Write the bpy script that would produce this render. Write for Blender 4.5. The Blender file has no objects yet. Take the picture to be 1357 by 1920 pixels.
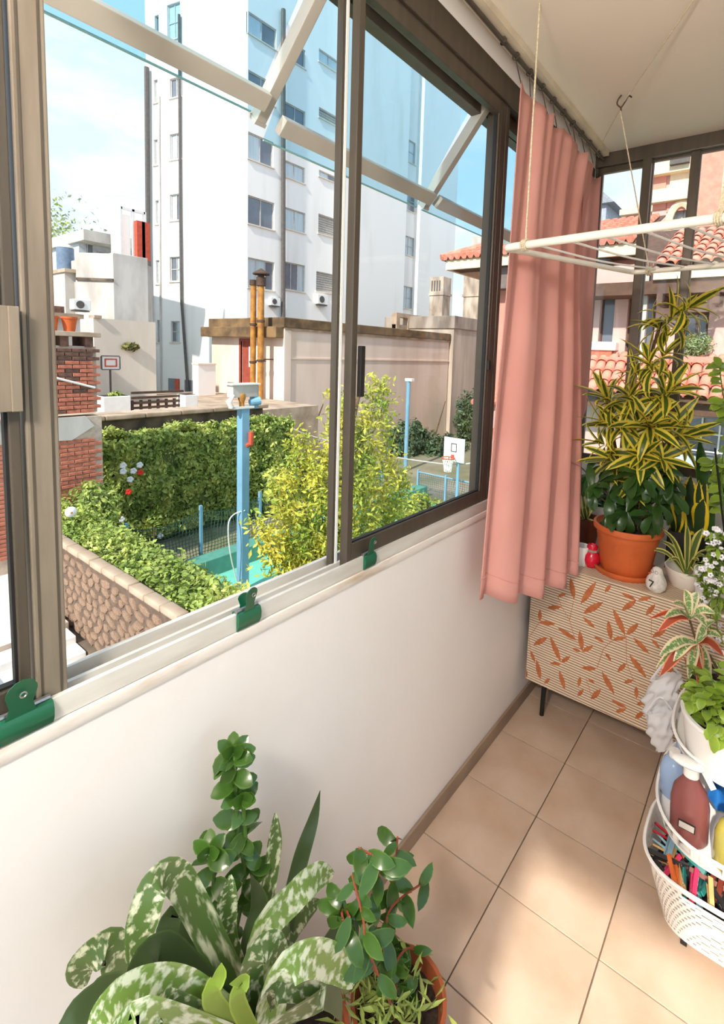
import bpy, bmesh, math, random
import numpy as np
from mathutils import Vector, Matrix
random.seed(7); RNG = np.random.default_rng(7)
scene = bpy.context.scene
COL = scene.collection

# ------------------------------------------------------------------ camera
F_PX, PX0, PY0 = 936.5, 757.1, 758.5           # focal length and principal point of the 1357x1920 frame
YAW, PITCH, ROLL = 0.639447, -0.102046, 0.036090
CAM = Vector((0.85, 0.0, 1.65))
_f = Vector((-math.sin(YAW)*math.cos(PITCH), math.cos(YAW)*math.cos(PITCH), math.sin(PITCH)))
_r0 = Vector((math.cos(YAW), math.sin(YAW), 0)); _u0 = _r0.cross(_f)
_r = _r0*math.cos(ROLL) + _u0*math.sin(ROLL)
_u = -_r0*math.sin(ROLL) + _u0*math.cos(ROLL)
cd = bpy.data.cameras.new('camera'); cam = bpy.data.objects.new('camera', cd); COL.objects.link(cam)
cd.sensor_fit = 'VERTICAL'; cd.sensor_height = 24.0; cd.lens = F_PX/1920*24.0
cd.shift_x = -(PX0-678.5)/1920; cd.shift_y = -(960-PY0)/1920
cd.clip_start = 0.02; cd.clip_end = 400
cam.matrix_world = Matrix(((_r.x,_u.x,-_f.x,CAM.x),(_r.y,_u.y,-_f.y,CAM.y),(_r.z,_u.z,-_f.z,CAM.z),(0,0,0,1)))
scene.camera = cam

# ------------------------------------------------------------------ world, sun, exposure
SKY_STRENGTH = 1.0; SUN_STRENGTH = 3.7; EXPOSURE = 0.66
w = bpy.data.worlds.new('sky'); scene.world = w; w.use_nodes = True
nt = w.node_tree; nt.nodes.clear()
N = nt.nodes.new; L = nt.links.new
tc = N('ShaderNodeTexCoord'); sep = N('ShaderNodeSeparateXYZ'); L(tc.outputs['Generated'], sep.inputs[0])
ramp = N('ShaderNodeValToRGB'); L(sep.outputs['Z'], ramp.inputs[0])
ramp.color_ramp.elements[0].position = 0.0; ramp.color_ramp.elements[0].color = (0.62,0.75,0.85,1)
ramp.color_ramp.elements[1].position = 0.75; ramp.color_ramp.elements[1].color = (0.42,0.62,0.83,1)
mp = N('ShaderNodeMapping'); mp.inputs['Scale'].default_value = (1.6,1.6,4.5); L(tc.outputs['Generated'], mp.inputs[0])
nz = N('ShaderNodeTexNoise'); nz.inputs['Scale'].default_value = 2.1; nz.inputs['Detail'].default_value = 7; nz.inputs['Roughness'].default_value = .55
L(mp.outputs[0], nz.inputs['Vector'])
cr = N('ShaderNodeValToRGB'); L(nz.outputs['Fac'], cr.inputs[0])
cr.color_ramp.elements[0].position = .50; cr.color_ramp.elements[1].position = .72
mx = N('ShaderNodeMixRGB'); L(cr.outputs[0], mx.inputs[0]); L(ramp.outputs[0], mx.inputs[1]); mx.inputs[2].default_value = (.80,.81,.81,1)
bg = N('ShaderNodeBackground'); L(mx.outputs[0], bg.inputs[0]); bg.inputs[1].default_value = SKY_STRENGTH
wo = N('ShaderNodeOutputWorld'); L(bg.outputs[0], wo.inputs[0])
sl = bpy.data.lights.new('sun','SUN'); sl.energy = SUN_STRENGTH; sl.angle = math.radians(1.6); sl.color = (1,.94,.84)
so = bpy.data.objects.new('sun', sl); COL.objects.link(so)
SUN_DIR = Vector((.115,-.757,.643)).normalized()
so.rotation_euler = (-SUN_DIR).to_track_quat('-Z','Y').to_euler(); so.location = (0,0,30)
vs = scene.view_settings; vs.view_transform = 'Standard'; vs.look = 'None'; vs.exposure = EXPOSURE; vs.gamma = 1; vs.use_curve_mapping = False

# ------------------------------------------------------------------ helpers
def ray(x, y): return _r*((x-PX0)/F_PX) - _u*((y-PY0)/F_PX) + _f
def at(x, y, X=None, Y=None, Z=None):
    """measured point of the photograph -> world point on the plane X=, Y= or Z="""
    d = ray(x, y)
    if X is not None: t = (X-CAM.x)/d.x
    elif Y is not None: t = (Y-CAM.y)/d.y
    else: t = (Z-CAM.z)/d.z
    return CAM + d*t
V = Vector
WLOC = {}
def wl(o): return WLOC.get(o.name, V((0,0,0))) if o else V((0,0,0))
def tag(o, label=None, cat=None, group=None, kind=None):
    if label: o['label'] = label
    if cat: o['category'] = cat
    if group: o['group'] = group
    if kind: o['kind'] = kind
    return o
def thing(name, label, cat, loc=(0,0,0), group=None):
    o = bpy.data.objects.new(name, None); COL.objects.link(o); o.empty_display_size = .05
    o.location = loc; WLOC[o.name] = V(loc)
    return tag(o, label, cat, group)
def link(name, me, parent=None, loc=None, mat4=None):
    """object on shared mesh data; loc / mat4 in world space"""
    o = bpy.data.objects.new(name, me); COL.objects.link(o)
    b = wl(parent)
    if parent: o.parent = parent
    if mat4 is not None:
        m = mat4.copy(); m.translation = m.translation - b; o.matrix_local = m; WLOC[o.name] = V(mat4.translation)
    else:
        p = V(loc) if loc is not None else b
        o.location = p - b; WLOC[o.name] = p
    return o
class MB:
    def __init__(s): s.v = []; s.f = []; s.uv = None
    def add(s, vs, fs):
        b = len(s.v); s.v += [tuple(v) for v in vs]; s.f += [tuple(i+b for i in f) for f in fs]; return s
    def box(s, x0,x1,y0,y1,z0,z1):
        return s.add([(x0,y0,z0),(x1,y0,z0),(x1,y1,z0),(x0,y1,z0),(x0,y0,z1),(x1,y0,z1),(x1,y1,z1),(x0,y1,z1)],
            [(0,3,2,1),(4,5,6,7),(0,1,5,4),(1,2,6,5),(2,3,7,6),(3,0,4,7)])
    def obox(s, c, a, b, d):
        c,a,b,d = V(c),V(a),V(b),V(d); pts = []
        for k in (-1,1):
            for i,j in ((-1,-1),(1,-1),(1,1),(-1,1)): pts.append(c+a*i+b*j+d*k)
        return s.add(pts, [(0,3,2,1),(4,5,6,7),(0,1,5,4),(1,2,6,5),(2,3,7,6),(3,0,4,7)])
    def bar(s, p, q, w, h, up=(0,0,1)):
        p,q = V(p),V(q); d = (q-p); n = d.normalized(); side = n.cross(V(up))
        if side.length < 1e-5: side = n.cross(V((1,0,0)))
        side.normalize(); u = side.cross(n)
        return s.obox((p+q)/2, d/2, side*w/2, u*h/2)
    def tube(s, pts, r, n=8, cap=True, close=False):
        pts = [V(p) for p in pts]; m = len(pts); rs = r if isinstance(r,(list,tuple)) else [r]*m
        b = len(s.v); prev = None
        for i,p in enumerate(pts):
            if close: t = pts[(i+1)%m]-pts[i-1]
            else: t = pts[min(i+1,m-1)]-pts[max(i-1,0)]
            t.normalize()
            if prev is None:
                a = V((0,0,1)) if abs(t.z)<.9 else V((1,0,0)); e = a.cross(t).normalized()
            else:
                e = prev - t*prev.dot(t)
                e = e.normalized() if e.length>1e-6 else t.orthogonal().normalized()
            prev = e; g = t.cross(e)
            for k in range(n):
                an = 2*math.pi*k/n; s.v.append(tuple(p+(e*math.cos(an)+g*math.sin(an))*rs[i]))
        for i in range(m if close else m-1):
            for k in range(n):
                j = (i+1)%m
                s.f.append((b+i*n+k, b+i*n+(k+1)%n, b+j*n+(k+1)%n, b+j*n+k))
        if cap and not close:
            s.f.append(tuple(b+k for k in reversed(range(n)))); s.f.append(tuple(b+(m-1)*n+k for k in range(n)))
        return s
    def lathe(s, c, prof, n=28, sx=1, sy=1):
        c = V(c); b = len(s.v)
        for r,z in prof:
            for k in range(n):
                an = 2*math.pi*k/n; s.v.append((c.x+r*sx*math.cos(an), c.y+r*sy*math.sin(an), c.z+z))
        for i in range(len(prof)-1):
            for k in range(n):
                s.f.append((b+i*n+k, b+i*n+(k+1)%n, b+(i+1)*n+(k+1)%n, b+(i+1)*n+k))
        return s
    def prism(s, poly, ext):
        poly = [V(p) for p in poly]; e = V(ext); n = len(poly)
        return s.add(poly+[p+e for p in poly], [tuple(reversed(range(n))), tuple(range(n,2*n))]+[(i,(i+1)%n,n+(i+1)%n,n+i) for i in range(n)])
    def quad(s, a,b,c,d): return s.add([a,b,c,d],[(0,1,2,3)])
    def sphere(s, c, r, n=16, m=10, sc=(1,1,1)):
        prof = [(max(1e-4,math.sin(math.pi*i/m)),-math.cos(math.pi*i/m)) for i in range(m+1)]
        t = MB().lathe((0,0,0), prof, n)
        return s.add([V((v[0]*sc[0],v[1]*sc[1],v[2]*sc[2]))*r+V(c) for v in t.v], t.f)
    def mesh(s, name, mat, origin=(0,0,0), smooth=False, bevel=0, fix=True):
        me = bpy.data.meshes.new(name); o = V(origin)
        me.from_pydata([tuple(V(v)-o) for v in s.v], [], s.f)
        if fix or bevel:
            bm = bmesh.new(); bm.from_mesh(me)
            if fix: bmesh.ops.recalc_face_normals(bm, faces=bm.faces)
            if bevel: bmesh.ops.bevel(bm, geom=[e for e in bm.edges if e.is_manifold and e.calc_face_angle(0)>.5], offset=bevel, segments=2, affect='EDGES', profile=.6)
            bm.to_mesh(me); bm.free()
        if smooth:
            me.shade_smooth(); me.set_sharp_from_angle(angle=math.radians(smooth if smooth is not True else 40))
        if mat: me.materials.append(mat)
        return me
    def build(s, name, mat, parent=None, origin=None, smooth=False, bevel=0, fix=True):
        if parent: org = wl(parent)
        elif origin is not None: org = V(origin)
        else:
            a = np.array(s.v); org = V(((a[:,0].min()+a[:,0].max())/2,(a[:,1].min()+a[:,1].max())/2,a[:,2].min()))
        return link(name, s.mesh(name, mat, org, smooth, bevel, fix), parent, org)
def structure(name, mb, mat, label=None, cat=None, parent=None, **k):
    o = mb.build(name, mat, parent, **k)
    if not parent: tag(o, label, cat, kind='structure')
    return o
def catmull(pts, n=6):
    pts = [V(p) for p in pts]; P = [pts[0]*2-pts[1]]+pts+[pts[-1]*2-pts[-2]]; out = []
    for i in range(1,len(P)-2):
        for k in range(n):
            t = k/n; a,b,c,d = P[i-1],P[i],P[i+1],P[i+2]
            out.append(.5*((2*b)+(c-a)*t+(2*a-5*b+4*c-d)*t*t+(3*b-a-3*c+d)*t**3))
    out.append(pts[-1]); return out
def lerp(a,b,t): return a+(b-a)*t

# ------------------------------------------------------------------ materials
MATS = {}
def rgb(r,g,b):
    f = lambda c: (c/255/12.92) if c/255<=.04045 else ((c/255+.055)/1.055)**2.4
    return (f(r),f(g),f(b))
def mat(name, col, rough=.6, metal=0.0, var=.12, vs=6.0, bump=0.0, bs=60.0, spec=.4, col2=None, stretch=None, island=0.0, sub=0.0, emit=None, detail=5, lo=.35, hi=.65):
    if name in MATS: return MATS[name]
    m = bpy.data.materials.new(name); m.use_nodes = True; nt = m.node_tree; N = nt.nodes.new; L = nt.links.new
    b = nt.nodes['Principled BSDF']; b.inputs['Roughness'].default_value = rough; b.inputs['Metallic'].default_value = metal
    b.inputs['Specular IOR Level'].default_value = spec
    tc = N('ShaderNodeTexCoord'); src = tc.outputs['Object']
    if stretch:
        mp = N('ShaderNodeMapping'); mp.inputs['Scale'].default_value = stretch; L(src, mp.inputs[0]); src = mp.outputs[0]
    nz = N('ShaderNodeTexNoise'); nz.inputs['Scale'].default_value = vs; nz.inputs['Detail'].default_value = detail; L(src, nz.inputs['Vector'])
    cr = N('ShaderNodeValToRGB'); L(nz.outputs['Fac'], cr.inputs[0])
    c2 = col2 or tuple(min(1,c*(1-var)) for c in col); c1 = col if col2 else tuple(min(1,c*(1+var)) for c in col)
    cr.color_ramp.elements[0].position = lo; cr.color_ramp.elements[0].color = (*c2,1)
    cr.color_ramp.elements[1].position = hi; cr.color_ramp.elements[1].color = (*c1,1)
    out = cr.outputs[0]
    if island:
        g = N('ShaderNodeNewGeometry'); hs = N('ShaderNodeHueSaturation'); mr = N('ShaderNodeMapRange')
        L(g.outputs['Random Per Island'], mr.inputs[0]); mr.inputs[3].default_value = 1-island; mr.inputs[4].default_value = 1+island
        L(mr.outputs[0], hs.inputs['Value']); L(out, hs.inputs['Color']); out = hs.outputs[0]
    L(out, b.inputs['Base Color'])
    if bump:
        n2 = N('ShaderNodeTexNoise'); n2.inputs['Scale'].default_value = bs; n2.inputs['Detail'].default_value = 6; L(src, n2.inputs['Vector'])
        bp = N('ShaderNodeBump'); bp.inputs['Strength'].default_value = bump; bp.inputs['Distance'].default_value = .02
        L(n2.outputs['Fac'], bp.inputs['Height']); L(bp.outputs[0], b.inputs['Normal'])
    if sub:
        tr = N('ShaderNodeBsdfTranslucent'); L(out, tr.inputs[0]); ms = N('ShaderNodeMixShader'); ms.inputs[0].default_value = sub
        o = nt.nodes['Material Output']; L(b.outputs[0], ms.inputs[1]); L(tr.outputs[0], ms.inputs[2]); L(ms.outputs[0], o.inputs[0])
    if emit: b.inputs['Emission Color'].default_value = (*emit[0],1); b.inputs['Emission Strength'].default_value = emit[1]
    MATS[name] = m; return m
def glass(name, tint=(1,1,1), refl=.08, rough=0.02):
    m = bpy.data.materials.new(name); m.use_nodes = True; nt = m.node_tree; nt.nodes.clear(); N = nt.nodes.new; L = nt.links.new
    t = N('ShaderNodeBsdfTransparent'); t.inputs[0].default_value = (*tint,1)
    g = N('ShaderNodeBsdfGlossy'); g.inputs['Roughness'].default_value = rough
    ms = N('ShaderNodeMixShader'); ms.inputs[0].default_value = refl; L(t.outputs[0], ms.inputs[1]); L(g.outputs[0], ms.inputs[2])
    o = N('ShaderNodeOutputMaterial'); L(ms.outputs[0], o.inputs[0]); MATS[name] = m; return m
def leafmat(name, mid, edge, vein=None, margin=.30, rough=.4, sub=.25, mottled=0.0, msc=14.0):
    """leaf colour from its own UV: margin colour along both edges, optional mottling"""
    m = bpy.data.materials.new(name); m.use_nodes = True; nt = m.node_tree; N = nt.nodes.new; L = nt.links.new
    b = nt.nodes['Principled BSDF']; b.inputs['Roughness'].default_value = rough; b.inputs['Specular IOR Level'].default_value = .5
    uv = N('ShaderNodeTexCoord'); sp = N('ShaderNodeSeparateXYZ'); L(uv.outputs['UV'], sp.inputs[0])
    a = N('ShaderNodeMath'); a.operation = 'SUBTRACT'; L(sp.outputs['X'], a.inputs[0]); a.inputs[1].default_value = .5
    ab = N('ShaderNodeMath'); ab.operation = 'ABSOLUTE'; L(a.outputs[0], ab.inputs[0])
    nz = N('ShaderNodeTexNoise'); nz.inputs['Scale'].default_value = msc; nz.inputs['Detail'].default_value = 4; L(uv.outputs['Object'], nz.inputs['Vector'])
    ad = N('ShaderNodeMath'); ad.operation = 'MULTIPLY_ADD'; L(nz.outputs['Fac'], ad.inputs[0]); ad.inputs[1].default_value = .10; L(ab.outputs[0], ad.inputs[2])
    st = N('ShaderNodeValToRGB'); L(ad.outputs[0], st.inputs[0])
    st.color_ramp.elements[0].position = margin+.03; st.color_ramp.elements[1].position = margin+.07
    mx = N('ShaderNodeMixRGB'); L(st.outputs[0], mx.inputs[0]); mx.inputs[1].default_value = (*mid,1); mx.inputs[2].default_value = (*edge,1)
    out = mx.outputs[0]
    if mottled:
        mp = N('ShaderNodeMapping'); mp.inputs['Scale'].default_value = (1.3,9,1); L(uv.outputs['UV'], mp.inputs[0])
        n2 = N('ShaderNodeTexNoise'); n2.inputs['Scale'].default_value = 2.2; n2.inputs['Detail'].default_value = 3; L(mp.outputs[0], n2.inputs['Vector'])
        s2 = N('ShaderNodeValToRGB'); s2.color_ramp.elements[0].position = .58-mottled*.35; s2.color_ramp.elements[1].position = .70-mottled*.35; L(n2.outputs['Fac'], s2.inputs[0])
        m2 = N('ShaderNodeMixRGB'); L(s2.outputs[0], m2.inputs[0]); L(out, m2.inputs[1]); m2.inputs[2].default_value = (*(vein or edge),1); out = m2.outputs[0]
    oi = N('ShaderNodeObjectInfo'); hs = N('ShaderNodeHueSaturation'); mr = N('ShaderNodeMapRange'); L(oi.outputs['Random'], mr.inputs[0])
    mr.inputs[3].default_value = .75; mr.inputs[4].default_value = 1.25; L(mr.outputs[0], hs.inputs['Value']); L(out, hs.inputs['Color']); out = hs.outputs[0]
    L(out, b.inputs['Base Color'])
    tr = N('ShaderNodeBsdfTranslucent'); L(out, tr.inputs[0]); ms = N('ShaderNodeMixShader'); ms.inputs[0].default_value = sub
    o = nt.nodes['Material Output']; L(b.outputs[0], ms.inputs[1]); L(tr.outputs[0], ms.inputs[2]); L(ms.outputs[0], o.inputs[0])
    MATS[name] = m; return m

M_wall = mat('painted plaster', rgb(236,229,223), .75, var=.02, vs=3, bump=.05, bs=25)
M_ceil = mat('ceiling paint', rgb(232,222,206), .8, var=.02, vs=2)
M_sill = mat('worn sill plaster', rgb(232,222,212), .8, col2=rgb(196,174,148), vs=9, lo=.30, hi=.5, stretch=(1,.6,3))
M_tile = mat('beige floor tile', rgb(202,178,157), .34, col2=rgb(184,157,134), vs=5, bump=.03, bs=50, spec=.5)
M_grout = mat('grout', rgb(120,98,80), .9)
M_skirt = mat('tile skirting', rgb(150,128,108), .5)
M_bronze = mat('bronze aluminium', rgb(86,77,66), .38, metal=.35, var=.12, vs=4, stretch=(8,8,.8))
M_bronzeL = mat('pale worn aluminium', rgb(138,126,110), .45, metal=.2, col2=rgb(114,102,88), vs=5, stretch=(6,6,.7))  # paler grey-brown tone of the near post and sash pull
M_alu = mat('mill aluminium', rgb(224,220,212), .42, metal=.15, col2=rgb(200,194,184), vs=7, stretch=(3,.6,3))
M_black = mat('black rubber', rgb(28,26,25), .6)
M_pane = glass('window glass', (.985,.99,.99), .025)
M_canopy = glass('tinted canopy glass', (.74,.90,.965), .03)
M_canopyframe = mat('canopy frame', rgb(180,172,160), .5, metal=.1, var=.06)
M_glassedge = mat('glass edge', rgb(150,190,190), .2)
M_white = mat('white paint', rgb(240,238,232), .45, var=.03)
M_rope = mat('cotton rope', rgb(205,190,160), .9, var=.2, vs=200)
M_clip = mat('green enamel', rgb(20,92,62), .25, var=.1, spec=.6)
M_steel = mat('steel', rgb(170,170,170), .3, metal=.9)
M_terra = mat('terracotta', rgb(200,98,48), .6, var=.10, vs=7)
M_soil = mat('soil', rgb(52,38,28), .95, var=.3, vs=60, bump=.5, bs=90)
M_stem = mat('stem', rgb(92,72,44), .8, var=.2, vs=30)
M_gstem = mat('green stem', rgb(88,120,50), .6)
# ------------------------------------------------------------------ the gallery: floor, walls, ceiling
TS, TX, TY = .30474, -.01205, 1.3366
XR, YF, YB, HC, SILL = 1.06, 2.73, -1.15, 2.70, 1.065
fl = structure('floor', MB().box(-.02,XR+.02,YB,YF+.12,-.12,-.006), M_grout, 'beige square ceramic floor tiles with dark grout lines', 'floor')
tile_me = {}
for i in range(0,4):
    for j in range(-9,5):
        x0,x1 = max(TX+i*TS,0)+.0018, min(TX+(i+1)*TS,XR)-.0018
        y0,y1 = max(TY+j*TS,YB)+.0018, min(TY+(j+1)*TS,YF)-.0018
        if x1-x0<.01 or y1-y0<.01: continue
        key = (round(x1-x0,3),round(y1-y0,3))
        if key not in tile_me: tile_me[key] = MB().box(-(x1-x0)/2,(x1-x0)/2,-(y1-y0)/2,(y1-y0)/2,-.008,0).mesh('floor_tile',M_tile,bevel=.0015)
        link('floor_tile', tile_me[key], fl, ((x0+x1)/2,(y0+y1)/2,random.uniform(-.0004,.0004)))
wlft = structure('wall_left', MB().box(-.14,0,YB,YF+.12,-.12,SILL-.012), M_wall, 'white plaster wall below the long window', 'wall')
# slightly rounded, worn plaster edge below the track
structure('sill_plaster', MB().prism([(-.14,YB,SILL-.014),(.002,YB,SILL-.03),(.006,YB,SILL-.02),(.004,YB,SILL-.004),(-.004,YB,SILL),(-.14,YB,SILL)],(0,YF-YB,0)), M_sill, parent=wlft, smooth=50)
structure('baseboard_left', MB().box(.0005,.011,YB,YF,0,.062), M_skirt, 'narrow brown tile skirting along the white wall', 'baseboard', bevel=.002)
structure('wall_far', MB().box(-.02,XR,YF,YF+.12,-.12,SILL), M_wall, 'white plaster wall behind the patterned cabinet', 'wall')
structure('wall_right', MB().box(XR,XR+.12,.95,YF+.12,-.12,HC), M_wall, 'white wall behind the plastic shelf tower', 'wall')
structure('wall_near_sun_mask', MB().box(-.14,.74,YB-.12,YB,-.12,HC).box(.74,XR+.12,YB-.12,YB,2.36,HC), M_wall, 'unseen white end wall added behind the viewer, opening shaped for the floor sun patch', 'wall')  # unseen wall, added so that its opening shapes the sun patch on the floor
structure('ceiling', MB().box(-.14,XR+.12,YB,YF+.12,HC,HC+.14), M_ceil, 'off white painted ceiling', 'ceiling')
structure('trim_1', MB().box(-.12,-.001,YB,YF+.12,2.632,HC), M_wall, 'white plaster strip between window head and ceiling', 'trim')

# ------------------------------------------------------------------ window_1: long window, sliding sashes and glass canopy
W1 = thing('window_1','long bronze aluminium sliding window with sloping glass canopy','window',(-.03,.9,SILL)); W1['kind']='structure'
def part(mb, name, m, parent, **k): return mb.build(name, m, parent, **k)
tr = part(MB().box(-.075,.001,YB,YF,SILL,SILL+.012).box(-.008,.001,YB,YF,SILL+.012,SILL+.036).box(-.042,-.034,YB,YF,SILL+.012,SILL+.030).box(-.075,-.068,YB,YF,SILL+.012,SILL+.036),'track',M_alu,W1)
part(MB().box(-.10,0,YB,YF,2.545,2.632).box(-.11,-.07,YB,YF,2.50,2.545),'head_frame',M_bronze,W1, bevel=.003)
def post(y0,y1,x0=-.07,x1=.004,m=M_bronze,name='post',z0=SILL+.012,z1=2.55):
    return part(MB().box(x0,x1,y0,y1,z0,z1),name,m,W1,bevel=.002)
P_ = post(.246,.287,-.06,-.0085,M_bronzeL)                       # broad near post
part(MB().box(-.0595,-.0075,.2515,.2545,SILL+.02,2.55).box(-.0595,-.0075,.277,.280,SILL+.02,2.55),'groove',M_bronze,P_)
post(1.670,1.705,-.066,-.009); post(1.71,1.735,-.066,-.009)
post(2.66,YF-.012,-.066,-.009)
def sash(y0,y1,x0,x1,sl,sr,bot,top=.05,pull=None,m=M_bronze):
    z0,z1 = SILL+.018,2.545
    s = part(MB().box(x0,x1,y0,y0+sl,z0,z1).box(x0,x1,y1-sr,y1,z0,z1).box(x0,x1,y0+sl,y1-sr,z0,z0+bot).box(x0,x1,y0+sl,y1-sr,z1-top,z1),'sash',m,W1,bevel=.002)
    xm = (x0+x1)/2
    part(MB().box(xm-.0025,xm+.0025,y0+sl-.004,y1-sr+.004,z0+bot-.004,z1-top+.004),'pane',M_pane,s)
    part(MB().box(xm-.006,xm+.006,y0+sl-.001,y0+sl+.004,z0+bot,z1-top).box(xm-.006,xm+.006,y1-sr-.004,y1-sr+.001,z0+bot,z1-top).box(xm-.006,xm+.006,y0+sl,y1-sr,z0+bot-.001,z0+bot+.004),'gasket',M_black,s)
    return s
S1 = sash(.928,1.668,-.034,-.009,.020,.016,.062)                # closed sash right of the opening
part(MB().box(-.060,-.040,.905,.926,SILL+.018,2.545),'meeting_stile',M_bronze,W1,bevel=.001)
part(MB().box(-.0405,-.0375,.914,.922,SILL+.02,2.54),'weather_strip',M_white,W1)
part(MB().box(-.009,.004,.950,.966,1.535,1.665),'sash_pull',M_black,S1,bevel=.002)
part(MB().box(-.006,.004,1.648,1.664,1.60,1.635),'latch',M_black,S1,bevel=.002)
S0 = sash(-.50,.240,-.034,-.009,.02,.014,.055)                  # near sash at the left edge of the photo
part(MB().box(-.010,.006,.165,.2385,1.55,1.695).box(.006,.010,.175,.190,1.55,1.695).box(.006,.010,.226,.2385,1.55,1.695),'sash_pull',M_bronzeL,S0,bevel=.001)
S2 = sash(1.735,2.655,-.06,-.035,.03,.03,.062)
# canopy: rafters, purlins, glass
def rafter(y, x1=-.335, z1=2.262):
    a = V((-.03,y,2.57)); b = V((x1,y,z1))
    part(MB().bar(a,b,.038,.03,(0,1,0)),'rafter',M_canopyframe,W1,bevel=.002)
    n = (b-a).normalized(); 
    part(MB().bar(b-n*.004,b+n*.006,.042,.034,(0,1,0)),'rafter_cap',M_canopyframe,W1)
for y in (.125,.885,1.645,2.405): rafter(y, *( (-.335,2.262) if y<1 else (-.315,2.225)))
for (y0,y1,x,z) in ((-.62,.106,-.272,2.285),(.144,.866,-.272,2.285),(.904,1.626,-.262,2.238),(1.664,2.386,-.262,2.238)):
    part(MB().bar((x,y0,z),(x,y1,z),.045,.028,(-.7,0,.72)),'purlin',M_canopyframe,W1,bevel=.002)
    a = V((-.05,0,2.585)); b = V((-.325,0,2.265)) if y0<.9 else V((-.318,0,2.205))
    up = V((b.z-a.z,0,a.x-b.x)).normalized()*-.016
    if up.z<0: up = -up
    g = MB(); c0,c1 = a+up,b+up; th = up.normalized()*.006
    g.prism([V((c0.x,y0,c0.z)),V((c1.x,y0,c1.z)),V((c1.x,y1,c1.z)),V((c0.x,y1,c0.z))], th)
    part(g,'canopy_pane',M_canopy,W1)
    part(MB().bar(V((c1.x,y0,c1.z))+th/2,V((c1.x,y1,c1.z))+th/2,.007,.003,(0,0,1)),'pane_edge',M_glassedge,W1)

# ------------------------------------------------------------------ window_2: far window
W2 = thing('window_2','narrow paned bronze window at the far end of the gallery','window',(.5,YF+.02,SILL)); W2['kind']='structure'
part(MB().box(0,XR,YF-.01,YF+.07,2.635,HC),'head_frame',M_bronze,W2,bevel=.003)
part(MB().box(0,XR,YF-.012,YF+.07,SILL,SILL+.035),'track',M_alu,W2)
for (x0,x1,yf) in ((0,.014,.0),(.228,.268,-.012),(.434,.470,.012),(.70,.735,-.012),(XR-.03,XR,.0)):
    part(MB().box(x0,x1,YF+yf,YF+.06,SILL+.035,2.64),'post',M_bronze,W2,bevel=.002)
for (x0,x1,yo,t) in ((.014,.228,.012,.032),(.268,.434,.024,.012),(.470,.70,.024,.012),(.735,XR-.03,.012,.03)):
    z0,z1 = SILL+.035,2.638; a = .022 if t>.02 else .004
    s = part(MB().box(x0,x0+a,YF+yo,YF+yo+.02,z0,z1).box(x1-.004,x1,YF+yo,YF+yo+.02,z0,z1).box(x0+a,x1-.004,YF+yo,YF+yo+.02,z0,z0+.045).box(x0+a,x1-.004,YF+yo,YF+yo+.02,z1-t,z1),'sash',M_bronze,W2)
    part(MB().box(x0+a-.002,x1-.002,YF+yo+.008,YF+yo+.013,z0+.043,z1-t+.002),'pane',M_pane,s)
part(MB().box(.222,.232,YF-.010,YF+.004,1.72,1.75).box(.218,.228,YF-.014,YF-.004,1.728,1.744),'latch',M_black,W2,bevel=.001)

# ================================================================== OUTSIDE
def facade(mb, O, u, s0, s1, z0, z1, rects, depth, n):
    """vertical wall in direction u from O with real recesses; rects = (sa,sb,za,zb)"""
    O,u,n = V(O),V(u),V(n)
    S = sorted({s0,s1,*[r[0] for r in rects],*[r[1] for r in rects]}); Z = sorted({z0,z1,*[r[2] for r in rects],*[r[3] for r in rects]})
    P = lambda s,z,d=0: V((O.x,O.y,0))+u*s+V((0,0,z))-n*d
    for i in range(len(S)-1):
        for j in range(len(Z)-1):
            cs,cz = (S[i]+S[i+1])/2,(Z[j]+Z[j+1])/2
            if any(r[0]<cs<r[1] and r[2]<cz<r[3] for r in rects): continue
            mb.quad(P(S[i],Z[j]),P(S[i+1],Z[j]),P(S[i+1],Z[j+1]),P(S[i],Z[j+1]))
    for a,b,c,d in rects:
        for p,q in (((a,c),(b,c)),((b,c),(b,d)),((b,d),(a,d)),((a,d),(a,c))):
            mb.quad(P(*p),P(*q),P(*q,depth),P(*p,depth))
class Face:
    """a vertical wall plane: converts measured pixels to (s, z) on the wall"""
    def __init__(f, O, u): f.O=V((O[0],O[1],0)); f.u=V(u).normalized(); f.n=f.u.cross(V((0,0,1))); f.n = f.n if f.n.dot(CAM-f.O)>0 else -f.n
    def sz(f, x, y):
        d = ray(x,y); t = (f.O-V((CAM.x,CAM.y,0))).dot(f.n)/V((d.x,d.y,0)).dot(f.n); p = CAM+d*t
        return ((p-f.O).dot(f.u), p.z)
    def P(f, s, z, d=0): return f.O+f.u*s+V((0,0,z))+f.n*d
    def rect(f, x0,y0,x1,y1):
        a=f.sz(x0,y0); b=f.sz(x1,y1); return (min(a[0],b[0]),max(a[0],b[0]),min(a[1],b[1]),max(a[1],b[1]))
    def box(f, mb, r, d0, d1):
        mb.obox(f.P((r[0]+r[1])/2,(r[2]+r[3])/2,(d0+d1)/2), f.u*(r[1]-r[0])/2, V((0,0,(r[3]-r[2])/2)), f.n*(d1-d0)/2); return mb
M_ground = mat('garden soil ground', rgb(150,140,120), .9, col2=rgb(112,116,84), vs=.6, bump=.2)
M_court = mat('teal court', rgb(112,196,176), .7, var=.06, vs=2)
M_curb = mat('green court kerb', rgb(88,150,134), .7, var=.08)
M_facadeW = mat('white tower render', rgb(244,240,235), .85, col2=rgb(232,227,220), vs=.5, stretch=(1.5,1.5,.25), lo=.25, hi=.45)
M_cream = mat('cream render', rgb(232,222,205), .85, col2=rgb(214,202,186), vs=.6, stretch=(1.5,1.5,.4))
M_grey = mat('weathered grey render', rgb(214,208,200), .9, col2=rgb(176,168,160), vs=.9, stretch=(1.4,1.4,.5))
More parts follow.
